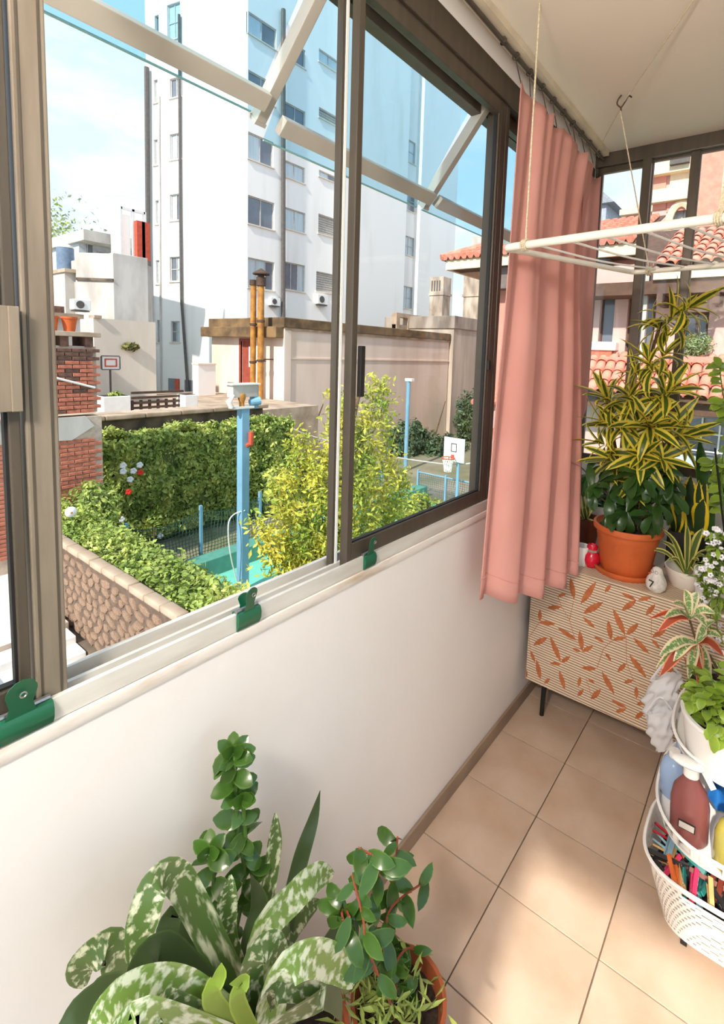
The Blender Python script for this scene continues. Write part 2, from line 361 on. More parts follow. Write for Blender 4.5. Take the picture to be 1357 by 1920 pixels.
M_tan = mat('stained pink tan render', rgb(238,218,202), .9, col2=rgb(214,190,170), vs=.5, stretch=(1.6,1.6,.3), lo=.3,hi=.6)
M_cornice = mat('mossy cornice', rgb(140,112,78), .95, col2=rgb(92,74,54), vs=1.6, bump=.4, bs=8)
M_dirtstone = mat('dark dirty stone', rgb(120,104,88), .95, col2=rgb(74,64,56), vs=2.5, bump=.6, bs=9)
M_coping = mat('sandy coping', rgb(192,170,148), .9, col2=rgb(154,132,110), vs=2)
M_stone = mat('rubble stone', rgb(164,134,110), .9, col2=rgb(112,92,78), vs=7, bump=.5, bs=22, island=.25)
M_mortar = mat('dark mortar', rgb(104,88,76), .95, var=.2, vs=9)
M_brick = mat('red brick', rgb(206,128,102), .9, col2=rgb(176,100,78), vs=9, bump=.3, bs=40)
M_brickd = mat('dark brick', rgb(132,92,76), .9, col2=rgb(92,70,60), vs=9, bump=.3, bs=40)
M_bmortar = mat('brick mortar', rgb(196,176,158), .95, var=.15, vs=9)
M_step = mat('white step', rgb(236,232,226), .6, var=.04)
M_blue = mat('blue painted steel', rgb(122,168,194), .45, var=.08, vs=3)
M_net = mat('green net cord', rgb(58,92,84), .8)
M_netd = mat('grey blue net cord', rgb(84,104,116), .8)
M_dglass = mat('dark window glass', rgb(112,118,128), .08, var=.1, vs=1, spec=.8)
M_lglass = mat('curtained window glass', rgb(190,204,210), .12, var=.08, vs=2, spec=.8, stretch=(6,6,.3))
M_wframe = mat('grey window frame', rgb(190,186,180), .5)
M_shutter = mat('roller shutter', rgb(178,172,164), .7, var=.1)
M_pipe = mat('dark drain pipe', rgb(92,86,82), .6)
M_ochre = mat('ochre flue pipe', rgb(190,134,58), .6, col2=rgb(150,100,48), vs=5)
M_rust = mat('rusty dark steel', rgb(84,64,52), .8, var=.2)
M_tank = mat('blue grey water tank', rgb(110,128,150), .5)
M_redm = mat('red painted metal', rgb(200,84,60), .6)
M_roof = mat('clay roof tile', rgb(232,156,132), .8, col2=rgb(212,126,102), vs=5, bump=.2, bs=30)
M_pink = mat('pink render', rgb(212,174,164), .85, var=.05, vs=1)
M_pinkred = mat('red pink render', rgb(222,148,130), .85, var=.07, vs=1)
M_eave = mat('cream eave board', rgb(238,218,184), .7, var=.05)
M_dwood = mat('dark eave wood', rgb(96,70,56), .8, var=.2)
M_leafh = mat('hedge leaf', rgb(200,206,112), .45, col2=rgb(134,158,76), vs=2.0, island=.4, sub=.25)
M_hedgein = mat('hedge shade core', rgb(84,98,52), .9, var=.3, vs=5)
M_leafg = mat('ground cover leaf', rgb(188,196,104), .5, col2=rgb(132,154,70), vs=2, island=.3, sub=.2)
M_leafd = mat('dark shrub leaf', rgb(92,116,80), .5, col2=rgb(62,86,62), vs=2, island=.35, sub=.15)
M_leafy = mat('yellow green leaf', rgb(222,208,84), .5, col2=rgb(134,160,60), vs=1.6, island=.35, sub=.3)
M_bark = mat('bark', rgb(104,84,62), .9, var=.3, vs=20)
M_petal = mat('white petals', rgb(244,240,244), .6)
M_petr = mat('red petals', rgb(222,60,40), .6)

# ---- ground, court
ZC = -3.2
structure('ground', MB().box(-60,40,-14,70,-3.6,ZC-.02), M_ground, 'garden ground below the window', 'ground')
structure('sports_court', MB().box(-8.35,-1.2,4.6,13.6,ZC-.02,ZC), M_court, 'flat teal painted sports court', 'court')
tag(MB().box(-8.75,-8.35,4.6,13.9,ZC-.02,ZC+.38).build('court_kerb',M_curb,bevel=.02),'low green kerb along the back of the teal court','kerb',kind='structure')
tag(MB().box(-1.0,-.14,-8,20,ZC-.4,ZC+.0).build('house_plinth',M_cream),'paved strip at the foot of the house','paving',kind='structure')

# ---- leaf clouds (numpy)
def leaf_cloud(name, P, Nrm, size, aspect, m, parent=None, kind='stuff', jit=.9, droop=0.0):
    P = np.asarray(P,float); n = len(P); Nrm = np.asarray(Nrm,float)
    Nn = Nrm + RNG.normal(0,jit,(n,3)); Nn /= np.linalg.norm(Nn,axis=1)[:,None]
    T = RNG.normal(0,1,(n,3)); T[:,2] -= droop; T -= (T*Nn).sum(1)[:,None]*Nn; T /= np.linalg.norm(T,axis=1)[:,None]
    B = np.cross(Nn,T); s = (size*RNG.uniform(.65,1.35,n))[:,None]
    a = P-T*s*.5; b = P+T*s*.5; c = P+B*s*aspect*.5+Nn*s*.08; d = P-B*s*aspect*.5+Nn*s*.08
    v = np.stack([a,c,b,d],1).reshape(-1,3)
    org = wl(parent) if parent else V((v[:,0].mean(),v[:,1].mean(),v[:,2].min()))
    v = v-np.array(org)
    me = bpy.data.meshes.new(name); me.vertices.add(4*n); me.vertices.foreach_set('co',v.ravel())
    idx = np.arange(4*n).reshape(-1,4); tri = np.stack([idx[:,[0,1,2]],idx[:,[0,2,3]]],1).reshape(-1,3)
    me.loops.add(tri.size); me.loops.foreach_set('vertex_index',tri.ravel().astype(np.int32))
    me.polygons.add(len(tri)); me.polygons.foreach_set('loop_start',np.arange(0,tri.size,3,dtype=np.int32)); me.polygons.foreach_set('loop_total',np.full(len(tri),3,np.int32))
    me.update(); me.validate(); me.materials.append(m)
    o = link(name, me, parent, org); o['kind'] = kind; return o
def box_surface(n, x0,x1,y0,y1,z0,z1, faces, bulge=.12):
    """random points on faces of a box ('+x','+z','-y',...) with a lumpy offset"""
    out=[];nr=[]
    A = {'+x':(y1-y0)*(z1-z0),'-x':(y1-y0)*(z1-z0),'+z':(x1-x0)*(y1-y0),'-y':(x1-x0)*(z1-z0),'+y':(x1-x0)*(z1-z0)}
    tot = sum(A[f] for f in faces)
    for f in faces:
        k = int(n*A[f]/tot); a=RNG.uniform(size=k); b=RNG.uniform(size=k)
        X=x0+(x1-x0)*a; Y=y0+(y1-y0)*(a if f[1]=='x' else b); Z=z0+(z1-z0)*b; nv=np.zeros((k,3))
        if f=='+x': X=np.full(k,x1); nv[:,0]=1
        if f=='-x': X=np.full(k,x0); nv[:,0]=-1
        if f=='+z': Z=np.full(k,z1); nv[:,2]=1
        if f=='-y': Y=np.full(k,y0); nv[:,1]=-1
        if f=='+y': Y=np.full(k,y1); nv[:,1]=1
        p=np.stack([X,Y,Z],1)
        lump=(np.sin(p[:,1]*3.1+p[:,2]*2)+np.sin(p[:,0]*4.3+p[:,2]*5.1+1)+np.sin(p[:,1]*7.3+2))*.33
        p+=nv*(lump*bulge+RNG.normal(0,.05,k))[:,None]
        out.append(p);nr.append(nv)
    return np.concatenate(out),np.concatenate(nr)

# ---- rubble wall with stairs and ground cover strip (runs away from the house)
YW, ZW = 2.86, -1.42
sw = thing('rubble_wall','sloping brown rubble stone garden wall beside the white steps','wall',(-6.2,YW,ZC))
part(MB().box(-10.0,-1.6,YW,YW+.12,ZC,ZW-.02),'wall_core',M_mortar,sw)
part(MB().box(-10.0,-1.6,YW-.10,YW-.0,ZC,-2.72),'plinth',M_dirtstone,sw)
stone_me = []
for k in range(7):
    mb = MB(); n = 7; a0 = random.uniform(0,6)
    poly = [V((math.cos(a0+2*math.pi*i/n)*random.uniform(.8,1.15),0,math.sin(a0+2*math.pi*i/n)*random.uniform(.8,1.15))) for i in range(n)]
    mb.add([p*1.0+V((0,.5,0)) for p in poly]+[p*.92+V((0,-.35,0)) for p in poly]+[p*.55+V((0,-.6,0)) for p in poly],
        [(i,(i+1)%n,n+(i+1)%n,n+i) for i in range(n)]+[(n+i,n+(i+1)%n,2*n+(i+1)%n,2*n+i) for i in range(n)]+[tuple(range(2*n,3*n))])
    stone_me.append(mb.mesh('rubble_stone',M_stone,smooth=30))
cnt = 0; z = -2.66
while z < ZW-.10:
    x = -8.9+random.uniform(0,.1)
    while x < -3.2 and cnt < 290:
        wd = random.uniform(.09,.17)
        m4 = Matrix.Translation((x+wd,YW-.004,z+random.uniform(-.02,.02))) @ Matrix.Rotation(random.uniform(-.4,.4),4,'Y') @ Matrix.Diagonal((wd*.98,.026,random.uniform(.060,.078),1))
        link('rubble_stone', random.choice(stone_me), sw, mat4=m4); cnt += 1; x += 2*wd
    z += .128
cap_me = MB().box(-.19,.19,-.08,.08,-.05,.04).mesh('coping_stone',M_coping,bevel=.025,smooth=60)
x = -9.6
while x < -2: link('coping_stone', cap_me, sw, (x,YW+.04,ZW-.02+random.uniform(-.008,.008))); x += .39
p,nv = box_surface(9000,-9.9,-1.9,YW+.12,YW+.75,-1.75,ZW+.03,('+z','+y'),.10)
gc = thing('ground_cover_strip','pale green ground cover strip on top of the rubble wall','ground cover',(-6,YW+.4,-2))
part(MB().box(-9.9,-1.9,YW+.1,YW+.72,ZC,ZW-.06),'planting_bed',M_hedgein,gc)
leaf_cloud('foliage',p,nv,.085,.55,M_leafg,gc,jit=.6)
tr_ = structure('terrace', MB().box(-10,-7.3,-4,YW-.1,ZC,-2.52).box(-7.3,-1.0,-4,1.6,ZC,-2.52), M_bmortar, 'white tiled terrace beyond the near sash', 'terrace')
tme = MB().box(-.118,.118,-.118,.118,0,.012).mesh('terrace_tile',M_step)
for i in range(24):
    for j in range(9):
        x,y = -9.8+i*.24, 2.6-.0-j*.24
        if (x>-7.4 and y>1.5) : continue
        link('terrace_tile',tme,tr_,(x,y,-2.52))
st = thing('garden_stairs','flight of broad white steps along the rubble wall','stairs',(-6.5,2.1,ZC))
for k in range(7):
    x0 = -7.3+k*.34
    part(MB().box(x0,x0+.34,1.6,YW-.125,ZC,-2.60-k*.10),'step',M_step,st,bevel=.01)

# ---- big hedge, garden wall behind it
XH = -11.0
hg = thing('trimmed_hedge','large square trimmed glossy green hedge with white flowers','hedge',(-11.5,7.4,ZC))
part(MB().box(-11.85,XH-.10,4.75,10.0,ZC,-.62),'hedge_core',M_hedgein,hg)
p,nv = box_surface(26000,-11.85,XH,4.55,10.2,ZC+.2,-.52,('+x','+z','-y','+y'),.20)
leaf_cloud('foliage',p,nv,.13,.5,M_leafh,hg,jit=.75,droop=.8)
fl_me = MB()
for k in range(5): fl_me.sphere((.034*math.cos(k*1.2566),0,.034*math.sin(k*1.2566)),1,6,4,(.036,.018,.036))
flw = fl_me.mesh('flower',M_petal); flr = fl_me.mesh('flower',M_petr)
for (x,y,me,xx) in ((178,858,flw,XH+.25),(168,845,flw,XH+.25),(231,873,flw,XH+.25),(244,899,flw,XH+.25),(250,883,flw,XH+.25),(262,872,flw,XH+.25),(231,884,flw,XH+.25),(228,974,flw,XH+.25),(263,886,flr,XH+.27),(241,922,flr,XH+.27),(300,1005,flw,XH+.3)):
    q = at(x,y,X=xx); link('flower',me,hg,mat4=Matrix.Translation(q)@Matrix.Rotation(1.3,4,'Z')@Matrix.Diagonal((1.1,1.1,1.1,1)))
gw = thing('garden_wall','old dark stone garden wall with sandy coping behind the hedge','wall',(-12.2,8,ZC))
part(MB().box(-12.6,-12.05,4.3,9.9,ZC,-.22),'wall_body',M_dirtstone,gw)
for k in range(6): part(MB().box(-12.75,-11.95,4.3+k*.96,4.3+k*.96+.95,-.22,-.10),'coping_stone',M_coping,gw,bevel=.03)
# brick pier and low brick wall on the left
brick_me = MB().box(-.06,.06,-.115,.115,-.031,.031).mesh('brick',M_brick,bevel=.008)
brickd_me = MB().box(-.06,.06,-.115,.115,-.031,.031).mesh('brick',M_brickd,bevel=.008)
XB = -9.9
q0,q1 = at(98,640,X=XB),at(180,640,X=XB); zt = at(150,648,X=XB).z; zb = at(150,860,X=XB).z
bp = thing('brick_pier','tall red brick pier with concrete cap and clay pots','pier',(XB,(q0.y+q1.y)/2,zb))
zb2 = at(120,785,X=XB+.12).z
part(MB().box(XB-.75,XB-.02,q0.y-.6,q1.y,zb2+.07,zt-.01),'pier_core',M_bmortar,bp)
z = zb2+.11; r = 0
while z < zt-.04:
    y = q0.y-.55-(.12 if r%2 else 0)
    while y < q1.y-.05:
        if y+.115 < q1.y+.03: link('brick', brickd_me if (z>zt-.30 or random.random()<.12) else brick_me, bp, (XB-.02+random.uniform(-.01,.012),y+.115,z))  # darker bricks in the top courses and scattered at random
        y += .245
    z += .078; r += 1
for k in range(3):
    yy = q0.y-.3+k*.42
    part(MB().box(XB-.6,XB+.02,yy,yy+.14,zt-.02,zt+.17),'cap_support',M_brickd,bp)
part(MB().box(XB-.8,XB+.08,q0.y-.7,q1.y+.06,zt+.17,zt+.26),'cap_slab',M_coping,bp,bevel=.01)
for (x,y,rr) in ((98,606,.10),(130,606,.13)):
    q = at(x,y+6,X=XB-.2); tag(MB().lathe((q.x,q.y,zt+.26),[(0,0),(rr*.7,0),(rr,.24),(rr*1.08,.24),(rr*1.08,.28),(rr*.9,.28),(rr*.8,.2),(0,.2)],14).build('clay_pot',M_terra,smooth=True),'small clay pot on the brick pier, '+('left one by the window post' if x<110 else 'right one'),'pot','clay pots on the brick pier')
bw = thing('brick_wall','low red brick wall patched with render left of the hedge','wall',(XB,2.6,ZC))
zb2 = at(120,785,X=XB+.12).z
part(MB().box(XB-.3,XB+.10,-1.5,4.3,ZC,zb2),'wall_core',M_bmortar,bw)
z = -2.2; r = 0; cnt = 0
while z < zb2-.30:
    y = 1.6-(.12 if r%2 else 0)
    while y < 4.1 and cnt<295:
        link('brick',brick_me,bw,(XB+.07+random.uniform(-.01,.01),y+.115,z)); y += .245; cnt += 1
    z += .078; r += 1
part(MB().prism([(XB+.10,1.2,zb2-.30),(XB+.10,3.75,zb2-.42),(XB+.10,4.15,zb2-.18),(XB+.10,4.0,zb2+.02),(XB+.10,1.2,zb2+.02)],(.05,0,0)),'render_patch',M_grey,bw)
part(MB().box(XB-.36,XB+.18,-1.5,q0.y-.62,zb2,zb2+.07),'coping',M_coping,bw,bevel=.02)
tag(MB().tube([at(102,708,X=XB+.065),at(178,727,X=XB+.065)],.022,8).build('conduit_pipe',M_white),'thin pale conduit running down the brick pier','pipe')

# ---- blue floodlight post near the court
q = at(455,1110,Z=ZC); qt = at(457,765,X=q.x); PXb,PYb = q.x,q.y
bpst = thing('floodlight_post','square blue steel floodlight post beside the court','post',(PXb,PYb,ZC))
part(MB().box(PXb-.085,PXb+.085,PYb-.085,PYb+.085,ZC,qt.z),'post',M_blue,bpst,bevel=.008)
part(MB().box(PXb-.10,PXb+.10,PYb-.26,PYb+.18,qt.z,qt.z+.04),'top_plate',M_white,bpst)
part(MB().tube([(PXb,PYb+.02,qt.z-.75),(PXb+.16,PYb+.06,qt.z-.68),(PXb+.16,PYb+.06,qt.z-.45)],.05,8),'red_bracket',M_redm,bpst)
part(MB().lathe((PXb+.02,PYb-.05,qt.z+.04),[(0,0),(.05,0),(.05,.08),(.075,.16),(.06,.24),(0,.26)],12),'amber_lamp',M_ochre,bpst,smooth=True)
part(MB().obox((PXb-.05,PYb+.02,qt.z+.33),(.10,0,0),(0,.28,0),(0,0,.12)),'floodlight_housing',M_grey,bpst,bevel=.01)
part(MB().obox((PXb-.05,PYb+.02,qt.z+.46),(.13,0,0),(0,.32,0),(0,0,.012)),'floodlight_hood',M_white,bpst)
part(MB().box(PXb-.12,PXb+.04,PYb+.23,PYb+.32,qt.z-.02,qt.z+.44),'floodlight_bracket',M_blue,bpst)
part(MB().tube([(PXb,PYb+.14,qt.z+.10),(PXb+.05,PYb+.34,qt.z+.13)],[.06,.085],12),'blue_spotlight',M_blue,bpst)
part(MB().tube([(PXb+.06,PYb-.30,qt.z+.04),(PXb+.06,PYb-.36,qt.z+.14),(PXb+.06,PYb-.25,qt.z+.26)],[.05,.06,.02],10),'white_spotlight',M_white,bpst,smooth=True)
part(MB().tube(catmull([(PXb+.09,PYb-.02,at(455,955,X=PXb).z),at(438,965,X=PXb),at(428,985,X=PXb+.1),at(432,1040,X=PXb+.1),at(448,1105,X=PXb)],5),.012,6),'cable',M_white,bpst)

# ---- net fences
def net_fence(name,label,a,b,zb,zt,n_post,step,m,sag=0.0,posts=True,rail=True):
    a,b = V(a),V(b); t = thing(name,label,'fence',((a.x+b.x)/2,(a.y+b.y)/2,zb)); u = (b-a); Ln = u.length; u /= Ln
    for k in range(n_post):
        q = a+u*Ln*k/(n_post-1); part(MB().box(q.x-.03,q.x+.03,q.y-.03,q.y+.03,zb,zt+.08),'post',M_blue,t)
    mb = MB(); n = u.cross(V((0,0,1)))
    top = lambda s: zt - sag*math.sin(math.pi*((s/Ln*(n_post-1))%1))
    s = 0
    while s < Ln:
        pts = [a+u*(s+.02*math.sin(z*9+s*7))+n*(.02*math.sin(s*5+z*4))+V((0,0,z-a.z)) for z in np.linspace(zb+.02,top(s),7)]
        mb.tube(pts,.007,3,cap=False); s += step
    z = zb+.05
    while z < zt:
        pts = [a+u*s2+n*(.02*math.sin(s2*5+z*4))+V((0,0,min(z,top(s2))-a.z+.015*math.sin(s2*8+z*6))) for s2 in np.linspace(0,Ln,int(Ln/.35))]
        mb.tube(pts,.007,3,cap=False); z += step
    o = part(mb,'net',m,t,fix=False); o['kind']='stuff'
    if rail: part(MB().tube([a+V((0,0,zt-a.z)),b+V((0,0,zt-a.z))],.022,8),'top_rail',M_blue,t)
    return t
net_fence('net_fence','sagging green net fence on blue posts in front of the hedge',(-8.85,4.3,ZC),(-8.85,12.0,ZC),ZC+.1,ZC+1.35,6,.075,M_net,sag=.18,rail=False)
fq0,fq1 = at(752,1000,Y=13.8),at(905,1000,Y=13.8); fzt = at(800,888,Y=13.8).z
net_fence('net_fence','grey blue net fence with blue rail at the far end of the court',(-8.7,13.8,ZC),(-2.0,13.8,ZC),ZC,fzt,7,.075,M_netd)
tag(MB().tube(catmull([at(745,858,Y=13.4),at(800,866,Y=13.4),at(850,871,Y=13.4),at(905,866,Y=13.4)],6),.022,6).build('court_rope',M_grey),'slack pale rope strung across the court','rope')
# ---- basketball hoop on the court
hb = [at(833,818,Y=13.2),at(871,825,Y=13.2),at(871,868,Y=13.2),at(833,864,Y=13.2)]
hx0,hx1,hz0,hz1 = hb[0].x,hb[1].x,(hb[2].z+hb[3].z)/2,(hb[0].z+hb[1].z)/2
hp = thing('basketball_hoop','white basketball backboard with red rim on the court','basketball hoop',((hx0+hx1)/2,13.3,ZC))
part(MB().box(hx0,hx1,13.2,13.24,hz0,hz1),'backboard',M_white,hp,bevel=.005)
xm,zm = (hx0+hx1)/2,hz0+(hz1-hz0)*.42; sq = .10
part(MB().box(xm-sq,xm+sq,13.19,13.2,zm+.24,zm+.26).box(xm-sq,xm+sq,13.19,13.2,zm,zm+.02).box(xm-sq,xm-sq+.02,13.19,13.2,zm,zm+.26).box(xm+sq-.02,xm+sq,13.19,13.2,zm,zm+.26),'target_square',M_black,hp)
rim = [V((xm-.05+.20*math.cos(a),12.97+.20*math.sin(a),hz0+.14)) for a in np.linspace(0,2*math.pi,18,endpoint=False)]
part(MB().tube(rim,.02,6,close=True).box(xm-.06,xm+.02,13.14,13.2,hz0+.10,hz0+.22),'rim',M_redm,hp)
nb = MB()
for k in range(14):
    a = 2*math.pi*k/14
    for s_ in (-1,1): nb.tube([V((xm-.05+.19*math.cos(a),12.97+.19*math.sin(a),hz0+.13)),V((xm-.05+.13*math.cos(a+s_*.3),12.97+.13*math.sin(a+s_*.3),hz0-.08)),V((xm-.05+.11*math.cos(a+s_*.5),12.97+.11*math.sin(a+s_*.5),hz0-.28))],.010,4)
part(nb,'net',M_white,hp)
part(MB().tube([(xm+.12,13.3,ZC),(xm+.12,13.3,hz1-.2)],.05,10),'pole',M_blue,hp)
# ---- slim lamp post by the tan wall
lt = at(766,712,Y=16.5); lp = thing('lamp_post','slim blue lamp post with small white lamp beside the tan wall','lamp post',(lt.x,16.5,ZC))
part(MB().tube([(lt.x,16.5,ZC),(lt.x,16.5,lt.z-.05)],.085,10),'pole',M_blue,lp)
part(MB().obox((lt.x+.05,16.5,lt.z),(.17,0,0),(0,.1,0),(0,0,.06)),'lamp_head',M_white,lp,bevel=.01)

# ---- yellow green shrub in front of the court
sb = thing('yellow_green_shrub','tall yellow green cedar like shrub in the garden','shrub',(-5.5,6.75,ZC))
part(MB().tube(catmull([(-5.5,6.75,ZC),(-5.45,6.8,-1.4),(-5.5,6.9,.1),(-5.55,7.2,1.0)],5),[.09-.0037*i for i in range(16)],8),'trunk',M_bark,sb)
PP=[];NN=[]; brm = MB()
tips = [((700,708),-5.6),((722,712),-5.6),((627,728),-5.4),((632,765),-5.4),((605,840),-5.3),((560,810),-5.5),((545,828),-5.5),((590,870),-5.0),((530,880),-5.4),((505,900),-5.3),((520,940),-5.0),((475,968),-5.2),((500,1010),-5.1),((540,1075),-5.0),((600,1000),-4.7),((640,930),-4.7),((690,880),-4.8),((735,850),-5.3),((752,890),-5.3),((762,885),-5.4),((745,940),-5.2),((730,960),-5.0),((700,960),-4.6),((660,1000),-4.6),((620,1050),-4.6),((570,950),-4.8),((560,1000),-4.8),((680,790),-5.5),((655,810),-5.3),((700,830),-5.2),((725,790),-5.7),((640,870),-4.9),((600,930),-4.8),((665,900),-4.8),((530,1000),-5.0),((575,1060),-4.8),((735,900),-5.0),((690,1000),-4.8),((720,1000),-5.0),((650,960),-4.6)]
for (px_,X_) in tips:
    tip = at(*px_,X=X_); b0 = V((-5.5,6.75+.12*random.random(),max(ZC+.6,tip.z-1.0-.35*abs(tip.y-6.8))))
    midp = (b0+tip)/2+V((.1,(tip.y-6.8)*.18,-.18)); path = catmull([b0,midp,tip],8); brm.tube(path,[.022*(1-i/(len(path))*.85) for i in range(len(path))],5)
    m_ = len(path)
    for i,pp in enumerate(path):
        if i < m_*.30: continue
        f = i/m_; dens = 34 if i<m_-1 else 12
        sp_ = .30*(1-f)+.055
        for k in range(dens):
            PP.append(pp+V((random.gauss(0,sp_),random.gauss(0,sp_),random.gauss(0,sp_)))); NN.append((random.uniform(-.3,1),random.uniform(-1,.4),random.uniform(.2,1)))
part(brm,'branches',M_bark,sb)
leaf_cloud('foliage',PP,NN,.115,.36,M_leafy,sb,jit=.6)
# ---- dark shrubs
def blob_shrub(name,label,c,r,n,size,m,group=None,asp=.45):
    c=V(c); t = thing(name,label,'shrub',(c.x,c.y,c.z-r[2]),group)
    d = RNG.normal(0,1,(n,3)); d /= np.linalg.norm(d,axis=1)[:,None]
    rad = RNG.uniform(.72,1.06,n)*(1+.13*np.sin(d[:,0]*7+d[:,1]*5)+.10*np.sin(d[:,2]*9+d[:,1]*6))
    P = np.array(c)+d*np.array(r)*rad[:,None]
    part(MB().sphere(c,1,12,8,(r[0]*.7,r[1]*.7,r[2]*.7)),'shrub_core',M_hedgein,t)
    part(MB().tube([(c.x,c.y,c.z-r[2]*1.05),(c.x,c.y,c.z)],.05,6),'stem',M_bark,t)
    leaf_cloud('foliage',P,d,size,asp,m,t,jit=.6); return t
blob_shrub('dark_shrub','dark green shrub at the foot of the tan wall behind the yellow shrub',at(768,840,X=-13.4),(.9,1.6,1.3),3000,.22,M_leafd)
blob_shrub('dark_shrub','dark shrub behind the basketball backboard',at(835,855,X=-12.2),(.8,1.5,1.0),2400,.22,M_leafd)
blob_shrub('dark_shrub','grey green bush against the corner of the tan wall',at(885,790,X=-13.2),(.9,1.6,1.7),2400,.22,M_leafd)
blob_shrub('dark_shrub','low dark bush between the trimmed hedge and the yellow shrub',at(512,912,X=-10.9),(.6,.75,.7),2600,.15,M_leafh)
blob_shrub('dark_shrub','dark shrub behind the yellow shrub near the small brick stub',at(552,905,X=-12.2),(.7,.9,.7),2200,.17,M_leafd)
blob_shrub('dark_shrub','low plant at the end of the court seen through the closed sash',at(782,965,X=-6.6),(.5,.8,.6),1000,.12,M_leafy)
blob_shrub('garden_shrub','pale green bush at the end of the rubble wall',at(120,965,X=-8.8)+V((0,.45,0)),(.4,.4,.45),1400,.10,M_leafh)
# ---- brick stub with gutter, between hedge and tan wall
c0 = at(500,820,X=-12.9); c1 = at(533,880,X=-12.9)
c0.y += .15
bs_ = thing('brick_stub','small red brick stub with grey gutter behind the blue post','brickwork',(-13.2,(c0.y+c1.y)/2,ZC))
part(MB().box(-13.5,-12.93,c0.y-.5,c1.y,ZC,c0.z),'stub_core',M_bmortar,bs_)
z = c1.z-.4; r = 0; bm_small = MB().box(-.05,.05,-.14,.14,-.033,.033).mesh('brick',M_brick,bevel=.006)
while z < c0.z-.03:
    y = c0.y-.5+(.14 if r%2 else 0)
    while y < c1.y-.1: link('brick',bm_small,bs_,(-12.93,y+.14,z)); y += .30
    z += .085; r += 1
g0,g1 = at(470,808,X=-12.6),at(500,812,X=-12.6); g2 = at(528,793,X=-12.6)
part(MB().bar(g0,g1,.16,.16).bar(g1,g2,.16,.18),'gutter',M_netd,bs_)
part(MB().tube(catmull([at(492,800,X=-12.8),at(492,778,X=-12.8),at(500,776,X=-12.8),at(508,780,X=-12.8),at(509,800,X=-12.8)],4),.025,6),'white_hoop',M_white,bs_)
sl_ = thing('street_lamp_arm','curved thin white lamp arm over the yellow shrub','lamp',at(610,850,X=-12))
part(MB().tube(catmull([at(526,822,X=-12),at(533,808,X=-12),at(545,803,X=-12),at(575,815,X=-12),at(640,833,X=-12)],6),.022,6),'arm',M_white,sl_)
part(MB().tube([at(524,824,X=-12),at(533,806,X=-12)],[.045,.03],8),'lamp_head',M_white,sl_)
for (a,b,l) in (((588,802),(606,757),'left of the centre window post'),((816,815),(835,752),'right of the slim lamp post'),((710,800),(722,760),'between the lamp post and the centre window post')):
    tag(MB().tube([at(*a,X=-14.6),at(*b,X=-14.2)],[.05,.02],6).build('dead_stalk',M_bark),'thin dry stalk against the tan wall '+l,'stalk','dry stalks by the tan wall')

# ================================================================== buildings
def window_part(f, r, parent, kind='two', depth=.16, pane=None, frame=None, name='window'):
    """window set in a recess: frame with its panes / shutter as sub-parts"""
    fm = frame or M_wframe; a,b,c,d = r; wd,ht = b-a,d-c; t = min(.07,.12*min(wd,ht))
    mb = MB(); D0,D1 = -depth,-depth+.06
    for rr in ((a,a+t,c,d),(b-t,b,c,d),(a+t,b-t,c,c+t),(a+t,b-t,d-t,d)): f.box(mb,rr,D0,D1)
    n = {'two':2,'three':3,'one':1,'grid':2,'four':4}.get(kind,1)
    for k in range(1,n):
        s = a+wd*k/n; f.box(mb,(s-t*.4,s+t*.4,c+t,d-t),D0,D1)
    if kind in('grid','four'): f.box(mb,(a+t,b-t,c+ht*.48,c+ht*.48+t*.8),D0,D1)
    o = part(mb,name,fm,parent)
    if kind=='shutter':
        k = 0; z = c+t
        while z < d-t-.02:
            part(f.box(MB(),(a+t,b-t,z,min(z+.16,d-t)-.025),D0,D0+.03),'slat',M_shutter,o); z += .16
        part(f.box(MB(),(a,b,c,d),D0-.02,D0-.005),'backing',M_pipe,o)
    else:
        for k in range(n):
            part(f.box(MB(),(a+wd*k/n,a+wd*(k+1)/n,c,d),D0+.005,D0+.02),'pane',pane or (M_lglass if random.random()<.6 else M_dglass),o)
    part(f.box(MB(),(a-.08,b+.08,c-.07,c),-.02,.09),'sill',M_cream,o)
    return o
# ---- white tower
cx,cy = -26.0,19.4
tw = thing('white_tower','tall white apartment tower with rows of small windows','building',(cx-3,cy+4,-3.6))
fR = Face((cx,cy),(0,1,0)); fL = Face((cx,cy),(-.975,-.22,0))
sL = fL.sz(276,300)[0]; ZT = 31.0
winR = [(465,246,512,315,'two'),(465,365,514,432,'two'),(465,482,514,546,'three'),(535,300,571,345,'two'),(535,388,572,438,'two'),(534,490,571,548,'three'),
        (598,318,634,345,'two'),(597,400,635,448,'shutter'),(593,508,633,552,'shutter'),(465,20,518,95,'two'),(465,130,515,200,'two'),(535,70,572,130,'two'),(535,190,572,240,'two'),(598,90,636,140,'two'),(598,200,636,240,'shutter'),
        (757,440,776,482,'grid'),(754,535,773,580,'grid'),(757,350,778,400,'grid'),(757,255,778,310,'grid')]
winL = [(318,252,340,297,'two'),(318,365,340,412,'two'),(318,482,341,527,'grid'),(320,602,337,642,'grid'),(318,148,340,180,'two'),(313,10,338,70,'grid'),
        (288,150,296,192,'one'),(288,262,296,309,'one'),(291,376,298,420,'one'),(292,488,299,532,'one'),(294,600,300,642,'one'),(290,30,298,80,'one')]
wr = [(fR.rect(*q[:4]),q[4]) for q in winR]; wL = [(fL.rect(*q[:4]),q[4]) for q in winL]
sRec = fR.sz(590,300)[0]; sEnd = fR.sz(846,300)[0]
mb = MB(); facade(mb,(cx,cy),fR.u,0,sEnd,-3.6,ZT,[q[0] for q in wr],.18,fR.n)
facade(mb,(cx,cy),fL.u,0,sL,-3.6,ZT,[q[0] for q in wL],.18,fL.n)
